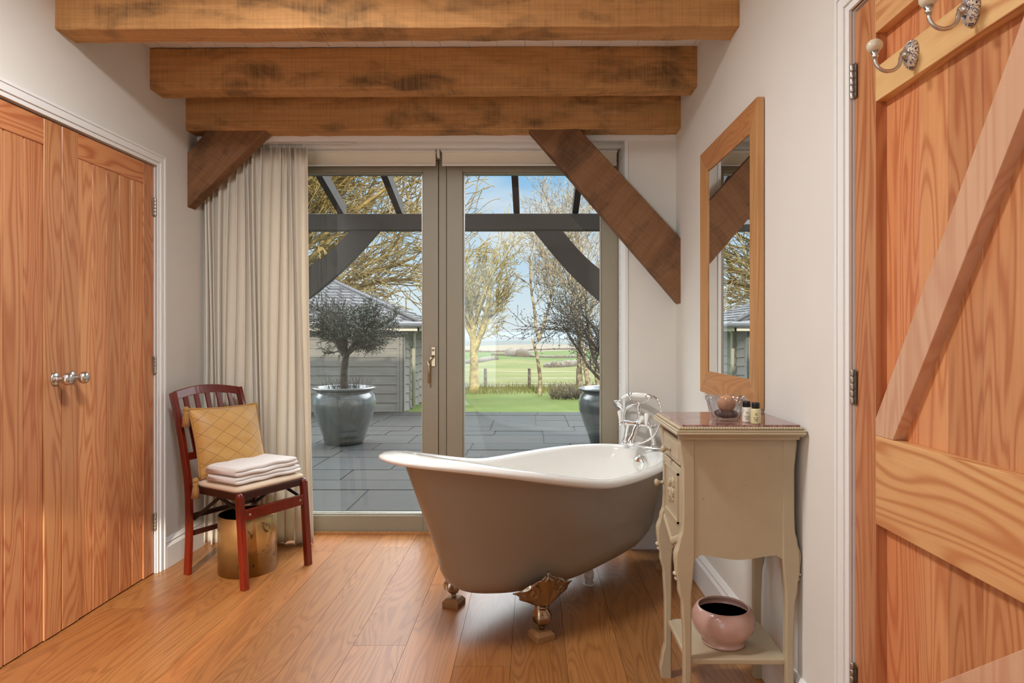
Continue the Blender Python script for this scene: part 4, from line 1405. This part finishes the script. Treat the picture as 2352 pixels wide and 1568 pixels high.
field('far_fields', 1250, 2300, L(109, 104, 104), L(95, 101, 101), 'mauve brown fields far away', .0012)
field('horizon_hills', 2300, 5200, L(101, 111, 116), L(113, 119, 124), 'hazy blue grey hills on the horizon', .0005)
# hedgerows
def hedge(ua, ub, y, h, seed, label, k=26):
    rg = R(seed); mb = MB()
    pts = []; rs = []
    for i in range(k*2):
        t = i/(k*2-1); u = ua+(ub-ua)*t; yy = y*(1+.08*math.sin(t*5+seed)); x = (u-1225)/1500*yy
        r = h*rg.uniform(.45, 1.0); pts.append((x, yy, land_z(x, yy)+h*.15)); rs.append(r)
    mb.tube(pts, rs, 8)
    o = obj('hedgerow', mb, M['bark_d']); tag(o, label, 'hedge', 'hedgerows in the valley')
hedge(1130, 1340, 245, 1.1, 1, 'thin dark hedgerow along the green pasture')
hedge(1172, 1212, 255, 3.0, 2, 'clump of dark bushes between the two pastures', 12)
hedge(1070, 1140, 85, .55, 3, 'curving brown hedge at left on the slope')
hedge(1255, 1400, 60, .55, 4, 'low brown scrub at right on the slope')
hedge(1060, 1400, 480, 1.6, 5, 'hedge line between pasture and stubble fields', 40)

# ------------------------------------------------------------------ pergola
pg = thing('pergola', 'dark stained timber pergola over the patio with curved braces', 'pergola', (-.8, 6.0, GZ))
PY = 6.0
mb = MB(); mb.box(-4.2, 3.2, PY, PY+.11, 2.14, 2.29); obj('beam', mb, M['dkwood'], pg, bevel=.005)
for i in range(11):
    x = -3.97+i*.545
    mb = MB()
    z0, z1 = 2.30, 2.98
    mb.prism([(6.12, z0-.02), (6.12, z0+.09), (3.99, z1+.09), (3.99, z1-.02)], 'x', x-.028, x+.028)
    obj('rafter', mb, M['dkwood'], pg)
def cbrace(xp, sg):
    mb = MB(); pts = []; inn = []
    for k in range(13):
        t = k/12
        x = xp+sg*(.06+.86*t); z = 1.30+.84*(t**.88); pts.append((x, z))
    for k in range(13):
        t = 1-k/12
        x = xp+sg*(.06+.62*t)-0; z = 1.52+.62*t**.9; inn.append((x, z))
    mb.prism(pts+[(xp+sg*.68, 2.14)]+inn, 'y', PY+.01, PY+.09)
    obj('brace', mb, M['dkwood'], pg)
def post(x):
    mb = MB(); mb.box(x-.065, x+.065, PY, PY+.11, GZ, 2.14); obj('post', mb, M['dkwood'], pg, bevel=.004)
def sbrace(xp, sg, zlow, xtop, wd):
    # curved brace from the post (xp, zlow) to the underside of the beam at xtop
    mb = MB(); A, B = [], []
    for k in range(15):
        t = k/14
        x = xp+(xtop-xp)*t; z = zlow+(2.145-zlow)*t
        bow = .05*math.sin(PI*t)
        A.append((x+sg*bow*.6, z-bow*.6))
    for k in range(15):
        t = 1-k/14
        x = xp+(xtop-sg*wd-xp)*t; z = (zlow+wd*1.25)+(2.145-zlow-wd*1.25)*t
        bow = .05*math.sin(PI*t)
        B.append((x+sg*bow*.6, z-bow*.6))
    mb.prism(A+B, 'y', PY+.012, PY+.09); obj('brace', mb, M['dkwood'], pg)
post(-2.32); post(.90)
sbrace(-2.26, 1, 1.38, -1.42, .26); sbrace(.84, -1, 1.30, -.00, .26)
sbrace(-2.38, -1, 1.38, -3.2, .26); sbrace(.96, 1, 1.30, 1.8, .26)

# ------------------------------------------------------------------ shed
sh = thing('garden_shed', 'grey weatherboarded shed with a hipped slate roof beyond the patio', 'shed', (-3.9, 11.5, GZ))
SX0, SX1, SY0, SY1, SE = -6.6, -2.10, 10.52, 12.6, 1.30
mb = MB(); rg = R(21); z = GZ; k = 0
while z < SE:
    z1 = min(z+.146, SE)
    mb.prism([(SY0+.02, z), (SY0-.014, z), (SY0+.004, z1+.006), (SY0+.02, z1+.006)], 'x', SX0, SX1-.10, rg.random())
    z = z1
obj('front_boards', mb, M['board'], sh)
mb = MB(); z = GZ
while z < SE:
    z1 = min(z+.146, SE)
    n = 14
    for q in range(n):
        ya = SY0+.08+(SY1-SY0-.08)*q/n; yb = SY0+.08+(SY1-SY0-.08)*(q+1)/n
        mb.prism([(SX1-.02, z), (SX1+.020, z-.01*(q % 3)), (SX1+.002, z1), (SX1-.02, z1)], 'y', ya, yb, rg.random())
    z = z1
obj('side_boards', mb, M['board'], sh)
mb = MB(); mb.box(SX0+.05, SX1-.03, SY0+.03, SY1, GZ, SE); obj('walls', mb, M['joint'], sh)
mb = MB()
mb.box(SX1-.10, SX1-.055, SY0-.02, SY0+.03, GZ, SE); mb.box(SX1-.05, SX1+.01, SY0-.02, SY0+.02, GZ, SE); mb.box(SX1+.0, SX1+.025, SY0-.02, SY0+.08, GZ, SE)
obj('corner_posts', mb, M['board'], sh)
mb = MB(); mb.tube([(SX1+.07, SY0+.55, GZ+.02), (SX1+.07, SY0+.55, SE-.1), (SX1+.2, SY0+.40, SE+.02)], .032, 12); obj('downpipe', mb, M['fascia'], sh)
# roof in courses of slates
RX0, RX1, RY_0, RY_1, RZ0 = SX0-.3, SX1+.33, SY0-.30, SY1+.3, SE+.06
pk = (-3.72, (RY_0+RY_1)/2, 2.22); pk0 = (-5.2, pk[1], 2.22)
mb = MB(); rg = R(33)
nC = 16
def lerp(a, b, t): return tuple(a[i]+(b[i]-a[i])*t for i in range(3))
def courses(A, B, Ca, Cb):
    for k in range(nC):
        t0, t1 = k/nC, (k+1)/nC
        a0, b0, a1, b1 = lerp(A, Ca, t0), lerp(B, Cb, t0), lerp(A, Ca, t1), lerp(B, Cb, t1)
        ln = math.dist(a0, b0); n = max(1, int(ln/.22)); o_ = .5 if k % 2 else 0
        for q in range(-1, n+1):
            s0 = min(1, max(0, (q+o_)/n)); s1 = min(1, max(0, (q+1+o_)/n-.012*1))
            if s1-s0 < .002: continue
            p = [lerp(a0, b0, s0), lerp(a0, b0, s1), lerp(a1, b1, s1), lerp(a1, b1, s0)]
            j = rg.uniform(.010, .022)
            lo = [(p[0][0], p[0][1], p[0][2]+j), (p[1][0], p[1][1], p[1][2]+j), p[2], p[3]]
            mb.add(lo+[(v[0], v[1], v[2]-.03) for v in p], [(0, 1, 2, 3), (4, 5, 1, 0), (5, 6, 2, 1), (6, 7, 3, 2), (7, 4, 0, 3)], rg.random())
E1, E2, E3, E4 = (RX0, RY_0, RZ0), (RX1, RY_0, RZ0), (RX1, RY_1, RZ0), (RX0, RY_1, RZ0)
courses(E1, E2, pk0, pk); courses(E2, E3, pk, pk); courses(E3, E4, pk, pk0); courses(E4, E1, pk0, pk0)
obj('slates', mb, M['slate'], sh)
mb = MB()
mb.tube([(RX1, RY_0+.0, RZ0+.02), pk], .035, 8); mb.tube([pk0, pk], .035, 8)
obj('hip_tiles', mb, M['slate'], sh)
mb = MB(); mb.tube([(RX0, RY_0-.05, RZ0-.02), (RX1+.05, RY_0-.05, RZ0-.02)], .045, 12); mb.tube([(RX1+.05, RY_0-.05, RZ0-.02), (RX1+.05, RY_1, RZ0-.02)], .045, 12)
obj('gutter', mb, M['gutter'], sh)
mb = MB(); mb.box(RX0, RX1-.02, RY_0+.0, RY_0+.025, SE-.06, RZ0-.02); mb.box(RX1-.045, RX1-.02, RY_0, RY_1, SE-.06, RZ0-.02); mb.box(RX0, RX1-.03, RY_0+.02, SY1+.2, SE-.02, SE+.01)
obj('fascia', mb, M['fascia'], sh)

# ------------------------------------------------------------------ trees
def rot_about(v, ax, a): return Matrix.Rotation(a, 3, ax) @ v
class Tree:
    def __init__(s, seed): s.r = R(seed); s.big = MB(); s.tw = MB(); s.leafpts = []
    def grow(s, p, d, ln, r, lev, P):
        n = P['seg'][min(lev, len(P['seg'])-1)]
        pts = [p.copy()]; rs = [r]; dirs = [d.copy()]
        for i in range(n):
            j = P['wob']*(1+.4*lev)
            d = (d+Vector((s.r.uniform(-j, j), s.r.uniform(-j, j), s.r.uniform(-j, j)))+Vector(P['bias'])*P['bf'][min(lev, len(P['bf'])-1)]).normalized()
            p = p+d*(ln/n)
            pts.append(p.copy()); rs.append(max(P['rmin'], r*(1-P['tap']*(i+1)/n))); dirs.append(d.copy())
        (s.big if lev < P.get('biglev', 2) else s.tw).tube(pts, rs, 7 if lev == 0 else (5 if lev < 2 else 3), cap=False)
        s.leafpts.append((pts[-1], lev))
        if lev >= P['lev']: return
        k = P['kids'][min(lev, len(P['kids'])-1)]
        for c in range(k):
            t = P['t0'][min(lev, len(P['t0'])-1)]; t = t+(1-t)*((c+s.r.random())/k)
            q = t*n; i = min(n-1, int(q)); f = q-i
            pp = pts[i].lerp(pts[i+1], f); dd = dirs[i+1]
            ax = dd.cross(Vector((s.r.uniform(-1, 1), s.r.uniform(-1, 1), s.r.uniform(-1, 1)))).normalized()
            a = s.r.uniform(*P['ang'])
            nd = rot_about(dd, ax, a)
            s.grow(pp, nd, ln*s.r.uniform(*P['lr'][min(lev, len(P['lr'])-1)]), max(P['rmin'], rs[i]*P['rr']), lev+1, P)
def put_tree(name, label, base, T, mat, group=None, cat='tree'):
    t = thing(name, label, cat, base, group)
    obj('trunk', T.big, M[mat], t, fix=False)
    if T.tw.v: obj('twigs', T.tw, M[mat], t, fix=False)
    return t
# centre tree
T = Tree(11); b = Vector((-1.30, 14.3, GZ-.05))
PA = dict(seg=[5, 6, 5, 4, 3], wob=.09, bias=(0, 0, 1), bf=[.05, .10, .09, .05, .03], tap=.55, rmin=.006, kids=[7, 7, 6, 5], t0=[.5, .15, .15, .1], ang=(.35, .85), lr=[(.8, 1.1), (.4, .6), (.4, .6), (.35, .55)], rr=.45, lev=4)
T.grow(b, Vector((.02, 0, 1)), 1.55, .12, 0, PA)
T.grow(b+Vector((0, 0, 1.0)), Vector((-.22, 0, 1)).normalized(), 1.6, .07, 1, PA)
T.grow(b+Vector((0, 0, .95)), Vector((.40, 0, 1)).normalized(), 1.8, .07, 1, PA)
put_tree('bare_tree', 'bare pale yellow tree with fanned branches, nearest the door stile on the lawn', b, T, 'bark_y', 'bare trees beyond the lawn')
# slim forked tree
T = Tree(29); b = Vector((.135, 13.6, GZ-.05))
PB = dict(seg=[6, 7, 5, 4, 3], wob=.12, bias=(0, 0, 1), bf=[.08, .14, .08, .04], tap=.5, rmin=.005, kids=[3, 6, 5, 4], t0=[.7, .35, .2, .1], ang=(.3, .8), lr=[(1, 1.2), (.22, .38), (.4, .6), (.4, .6)], rr=.5, lev=3)
T.grow(b, Vector((-.01, 0, 1)), 1.25, .055, 5, dict(PB, lev=5, biglev=9))
PB2 = dict(PB, lev=4)
T.grow(b+Vector((-.01, 0, 1.15)), Vector((-.28, 0, 1)).normalized(), 1.8, .036, 1, PB2)
T.grow(b+Vector((0, 0, 1.2)), Vector((.22, .05, 1)).normalized(), 1.9, .034, 1, PB2)
put_tree('bare_tree', 'slim bare tree forked in two, in the middle of the right pane', b, T, 'bark_b', 'bare trees beyond the lawn')
for (x, y, sd, h, lb) in ((.98, 13.2, 41, 2.6, 'leaning bare birch at the right, left of its twin'), (1.14, 12.9, 43, 2.7, 'bare birch rightmost, against the door frame'), (1.5, 15.0, 45, 3.0, 'bare tree behind the right-hand birches')):
    T = Tree(sd); b = Vector((x, y, GZ-.05))
    PC = dict(seg=[7, 6, 4, 3], wob=.09, bias=(0, 0, 1), bf=[.05, .08, .05, .03], tap=.75, rmin=.005, kids=[13, 7, 5, 3], t0=[.35, .15, .1], ang=(.4, 1.0), lr=[(.3, .5), (.4, .6), (.4, .6)], rr=.38, lev=3)
    T.grow(b, Vector((-.08, 0, 1)).normalized(), h*1.2, .06, 0, PC)
    put_tree('bare_tree', lb, b, T, 'bark_b', 'bare trees beyond the lawn')
# big spreading tree behind the shed
T = Tree(7); b = Vector((-7.6, 17.4, GZ-.4))
PD = dict(seg=[6, 8, 6, 5, 4], wob=.10, bias=(.35, 0, .35), bf=[.05, .07, .06, .05, .04], tap=.6, rmin=.011, kids=[14, 10, 7, 5], t0=[.25, .10, .1, .1], ang=(.3, .85), lr=[(1.0, 1.5), (.35, .6), (.4, .65), (.4, .65)], rr=.48, lev=4)
T.grow(b, Vector((.12, 0, 1)).normalized(), 4.2, .34, 0, PD)
for k, (dx, dz, z_) in enumerate(((1, .28, 2.2), (1, .5, 2.6), (1, .8, 3.0), (.8, 1, 3.2), (.5, 1, 3.6), (1, .15, 2.7), (.2, 1, 3.5))):
    T.grow(b+Vector((.15, 0, z_)), Vector((dx, .1*math.sin(k*2), dz)).normalized(), 4.4, .11, 1, PD)
put_tree('spreading_tree', 'large bare spreading tree with golden twigs behind the shed', b, T, 'bark_w')
# pots with olive trees
def bigpot(x, y, name_lbl, sc=1.0):
    p = thing('garden_pot', name_lbl, 'pot', (x, y, GZ), 'glazed garden pots')
    c = (x, y, GZ)
    mb = MB(); S = sc
    mb.lathe([(0, 0), (.20*S, 0), (.215*S, .01), (.25*S, .12*S), (.30*S, .26*S), (.345*S, .40*S), (.352*S, .48*S), (.335*S, .55*S), (.305*S, .585*S), (.30*S, .60*S), (.345*S, .612*S), (.36*S, .625*S), (.358*S, .640*S), (.33*S, .648*S), (.295*S, .640*S), (.285*S, .60*S)], c, 56)
    obj('pot_body', mb, M['bigpot'], p)
    mb = MB(); mb.lathe([(.292*S, .60*S), (.15*S, .615*S), (0, .62*S)], c, 40); obj('soil', mb, M['soil'], p)
bigpot(-2.16, 7.45, 'big grey glazed pot at left, in front of the shed')
bigpot(.86, 7.35, 'big grey glazed pot at right, half behind the door frame')
def leaves(mb, T, rg, n, cond, sz=.028):
    c = 0
    pts = [p for p, l in T.leafpts if l >= 3 and cond(p)]
    for p in pts:
        for k in range(n):
            d = Vector((rg.uniform(-1, 1), rg.uniform(-1, 1), rg.uniform(-.6, 1))).normalized(); q = p-d*sz*.5+Vector((rg.uniform(-.03, .03), rg.uniform(-.03, .03), rg.uniform(-.04, .03)))
            s_ = d.cross(Vector((rg.uniform(-1, 1), rg.uniform(-1, 1), 1))).normalized()*sz*.22
            mb.add([q, q+d*sz*.5+s_, q+d*sz, q+d*sz*.5-s_], [(0, 1, 2, 3)], rg.random())
T = Tree(51); b = Vector((-2.16, 7.45, .55))
PO = dict(seg=[4, 5, 4, 4, 3], wob=.13, bias=(0, 0, 1), bf=[.02, .03, .02, .02], tap=.55, rmin=.0028, kids=[4, 9, 8, 5], t0=[.8, .2, .15, .1], ang=(.4, 1.1), lr=[(.9, 1.2), (.4, .7), (.4, .65), (.4, .6)], rr=.5, lev=4, biglev=2)
T.grow(b, Vector((.03, 0, 1)), .42, .048, 0, dict(PO, tap=.25))
for d in ((-.7, .2, .8), (.75, -.1, .8), (.1, .5, 1), (-.3, -.5, .9), (.5, .4, .5)):
    T.grow(b+Vector((.01, 0, .38)), Vector(d).normalized(), .48, .026, 1, PO)
t = put_tree('olive_tree', 'small bare-crowned olive tree growing in the left pot', b, T, 'bark_o', 'olive trees in the pots')
mb = MB(); leaves(mb, T, R(5), 3, lambda p: p.x > -2.12 and p.z > .95)
obj('leaves', mb, M['leaf'], t, fix=False)
mb = MB(); rg = R(60)
for k in range(70):
    a = rg.uniform(0, 2*PI); r = rg.uniform(.08, .26); p = Vector((-2.16+r*math.cos(a), 7.45+r*math.sin(a), .55))
    q = p+Vector((rg.uniform(-.08, .08), rg.uniform(-.08, .08), rg.uniform(.06, .16)))
    mb.tube([p, p.lerp(q, .5)+Vector((rg.uniform(-.02, .02), 0, 0)), q], [.003, .002, .0015], 3)
tag(obj('heather', mb, M['bark_o']), 'dry twiggy underplanting at the foot of the left olive tree', 'plant', kind='stuff')
T = Tree(57); b = Vector((.86, 7.35, .55))
PO2 = dict(PO, wob=.16, bias=(-.2, 0, 1), kids=[4, 8, 7, 3])
for d in ((-.45, 0, 1), (-.25, .2, 1), (0, .1, 1), (-.6, -.2, .8), (.3, 0, 1)):
    T.grow(b, Vector(d).normalized(), .95, .022, 1, PO2)
t = put_tree('olive_tree', 'dark leafy shrub growing in the right pot', b, T, 'bark_d', 'olive trees in the pots')
mb = MB(); leaves(mb, T, R(6), 3, lambda p: p.z > .9)
obj('leaves', mb, M['leaf'], t, fix=False)
# fence posts
for (u, lb) in ((1115, 'fence post beside the pale yellow tree'), (1216, 'fence post left of the slim forked tree'), (1327, 'fence post near the right-hand pot'), (985, 'fence post hidden behind the door stile')):
    if u == 985: continue
    y = 15.6; x = (u-1225)/1500*y
    mb = MB(); mb.tube([(x, y, -.25), (x, y, .38)], [.042, .038], 10)
    tag(obj('fence_post', mb, M['bark_d'], loc=(x, y, -.25)), 'dark wooden '+lb, 'post', 'fence posts')
mb = MB()
for z in (.02, .15, .30): mb.tube([(-6, 15.6, z), (6, 15.6, z)], .004, 4)
tag(obj('fence_wire', mb, M['steel']), 'thin wires between the fence posts', 'fence')
# tufts
mb = MB(); rg = R(81)
for k in range(2600):
    x = rg.uniform(-2.4, 2.0); y = rg.uniform(13.9, 16.2); h = rg.uniform(.05, .2)
    z = GZ-.02-.045*max(0, y-15)
    q = Vector((x+rg.uniform(-.06, .06), y, z+h))
    mb.add([(x-.006, y, z), (x+.006, y, z), q], [(0, 1, 2)], rg.random())
tag(obj('long_grass', mb, M['rough'], fix=False), 'tufts of dry long grass along the fence', 'grass', kind='stuff')
mb = MB(); rg = R(82)
for k in range(420):
    x = rg.uniform(.35, 1.6); y = rg.uniform(12.6, 13.6); h = rg.uniform(.08, .34)
    q = Vector((x+rg.uniform(-.2, .2), y+rg.uniform(-.1, .1), GZ-.03+h)); p = Vector((x, y, GZ-.03))
    mb.tube([p, p.lerp(q, .5)+Vector((rg.uniform(-.05, .05), 0, .02)), q], [.006, .005, .003], 3)
tag(obj('bramble_hedge', mb, M['bark_d'], fix=False), 'low dark bramble growth between slim tree and right pot', 'hedge', kind='stuff')

# ------------------------------------------------------------------ light
SKY_HI, SKY_BK, FILL_LAMP = 11.0, 2.4, 26
W = bpy.data.worlds.new('W'); bpy.context.scene.world = W; W.use_nodes = True
nt = W.node_tree; ns = nt.nodes; lk = nt.links
bg = ns['Background']
tc = ns.new('ShaderNodeTexCoord'); sep = ns.new('ShaderNodeSeparateXYZ'); lk.new(tc.outputs['Generated'], sep.inputs[0])
def wm(op, a, b=None, c=None, clamp=False):
    q = ns.new('ShaderNodeMath'); q.operation = op; q.use_clamp = clamp
    for i, x in enumerate((a, b, c)):
        if x is None: continue
        if isinstance(x, (int, float)): q.inputs[i].default_value = x
        else: lk.new(x, q.inputs[i])
    return q.outputs[0]
def wramp(f, st):
    q = ns.new('ShaderNodeValToRGB'); lk.new(f, q.inputs[0]); e = q.color_ramp.elements
    while len(e) < len(st): e.new(.5)
    for i, (p, c) in enumerate(st): e[i].position = p; e[i].color = (*c[:3], 1)
    return q.outputs[0]
sky = wramp(wm('MULTIPLY', sep.outputs[2], 2.0, clamp=True), [(0, L(236, 243, 246)), (.10, L(222, 238, 248)), (.28, L(190, 222, 248)), (.48, L(150, 202, 244)), (.60, L(236, 236, 236)), (1.0, L(226, 232, 240))])
mp = ns.new('ShaderNodeMapping'); lk.new(tc.outputs['Generated'], mp.inputs[0]); mp.inputs['Scale'].default_value = (1, 1, 3.0)
nz = ns.new('ShaderNodeTexNoise'); lk.new(mp.outputs[0], nz.inputs['Vector']); nz.inputs['Scale'].default_value = 3.2; nz.inputs['Detail'].default_value = 5
cl = wramp(nz.outputs[0], [(.50, (0, 0, 0)), (.66, (.75, .75, .75))])
mx = ns.new('ShaderNodeMix'); mx.data_type = 'RGBA'; lk.new(cl, mx.inputs[0]); lk.new(sky, mx.inputs[6]); mx.inputs[7].default_value = (.86, .90, .93, 1)
lk.new(mx.outputs[2], bg.inputs[0])
# unseen bright sky band over the garden, added to light the room; the half of the sky that holds the sun (behind the house) is bright too
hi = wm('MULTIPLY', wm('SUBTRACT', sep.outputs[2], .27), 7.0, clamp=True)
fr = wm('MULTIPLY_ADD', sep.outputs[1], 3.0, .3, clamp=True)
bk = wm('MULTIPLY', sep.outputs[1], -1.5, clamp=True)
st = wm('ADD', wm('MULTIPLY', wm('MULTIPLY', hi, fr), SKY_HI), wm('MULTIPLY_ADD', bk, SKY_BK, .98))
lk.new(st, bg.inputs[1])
sun = bpy.data.lights.new('sun', 'SUN'); so = bpy.data.objects.new('sun', sun); col.objects.link(so)
sd = Vector((-.12, 1, -.355)).normalized()
so.rotation_euler = sd.to_track_quat('-Z', 'Y').to_euler(); sun.energy = 4.7; sun.color = (1.0, .90, .76); sun.angle = math.radians(.9)

# fill lamps added out of view to brighten the room, shaped as flush fittings
def lamp(x, y, en, size):
    t = thing('fill_lamp', 'added fill lamp at the ceiling, out of view', 'lamp', (x, y, ZC), 'added fill lamps')
    mb = MB(); mb.lathe([(0, 0), (.19, 0), (.19, -.03), (.175, -.035), (0, -.035)], (x, y, ZC), 40); obj('housing', mb, M['trimw'], t)
    l = bpy.data.lights.new('lamp', 'AREA'); l.shape = 'DISK'; l.size = size; l.energy = en; l.color = (.92, .96, 1.0)
    o = bpy.data.objects.new('lamp', l); col.objects.link(o); o.parent = t; o.location = (0, 0, -.04)
lamp(-.84, 1.62, FILL_LAMP*1.75, .36); lamp(-1.06, .0, FILL_LAMP*.38, .36); lamp(-1.2, -1.3, FILL_LAMP*.4, .36)

# ------------------------------------------------------------------ camera
cam = bpy.data.cameras.new('camera'); co = bpy.data.objects.new('camera', cam); col.objects.link(co)
co.location = (0, 0, 1.17); co.rotation_euler = (PI/2, 0, math.atan(9/1500))
cam.sensor_width = 36; cam.lens = 36*1500/2352
cam.shift_x = -(1216-1176)/2352; cam.shift_y = (770-784)/2352
cam.clip_end = 8000; cam.clip_start = .02
sc = bpy.context.scene; sc.camera = co
sc.view_settings.view_transform = 'Standard'; sc.view_settings.look = 'None'; sc.view_settings.gamma = 1; sc.view_settings.exposure = 0
sc.view_settings.use_curve_mapping = False
sc.cycles.use_denoising = True
sc.cycles.use_adaptive_sampling = True; sc.cycles.adaptive_threshold = .05
sc.cycles.max_bounces = 8; sc.cycles.diffuse_bounces = 4; sc.cycles.glossy_bounces = 4; sc.cycles.transmission_bounces = 8; sc.cycles.transparent_max_bounces = 16
sc.cycles.caustics_reflective = False; sc.cycles.caustics_refractive = False
sc.cycles.sample_clamp_indirect = 6
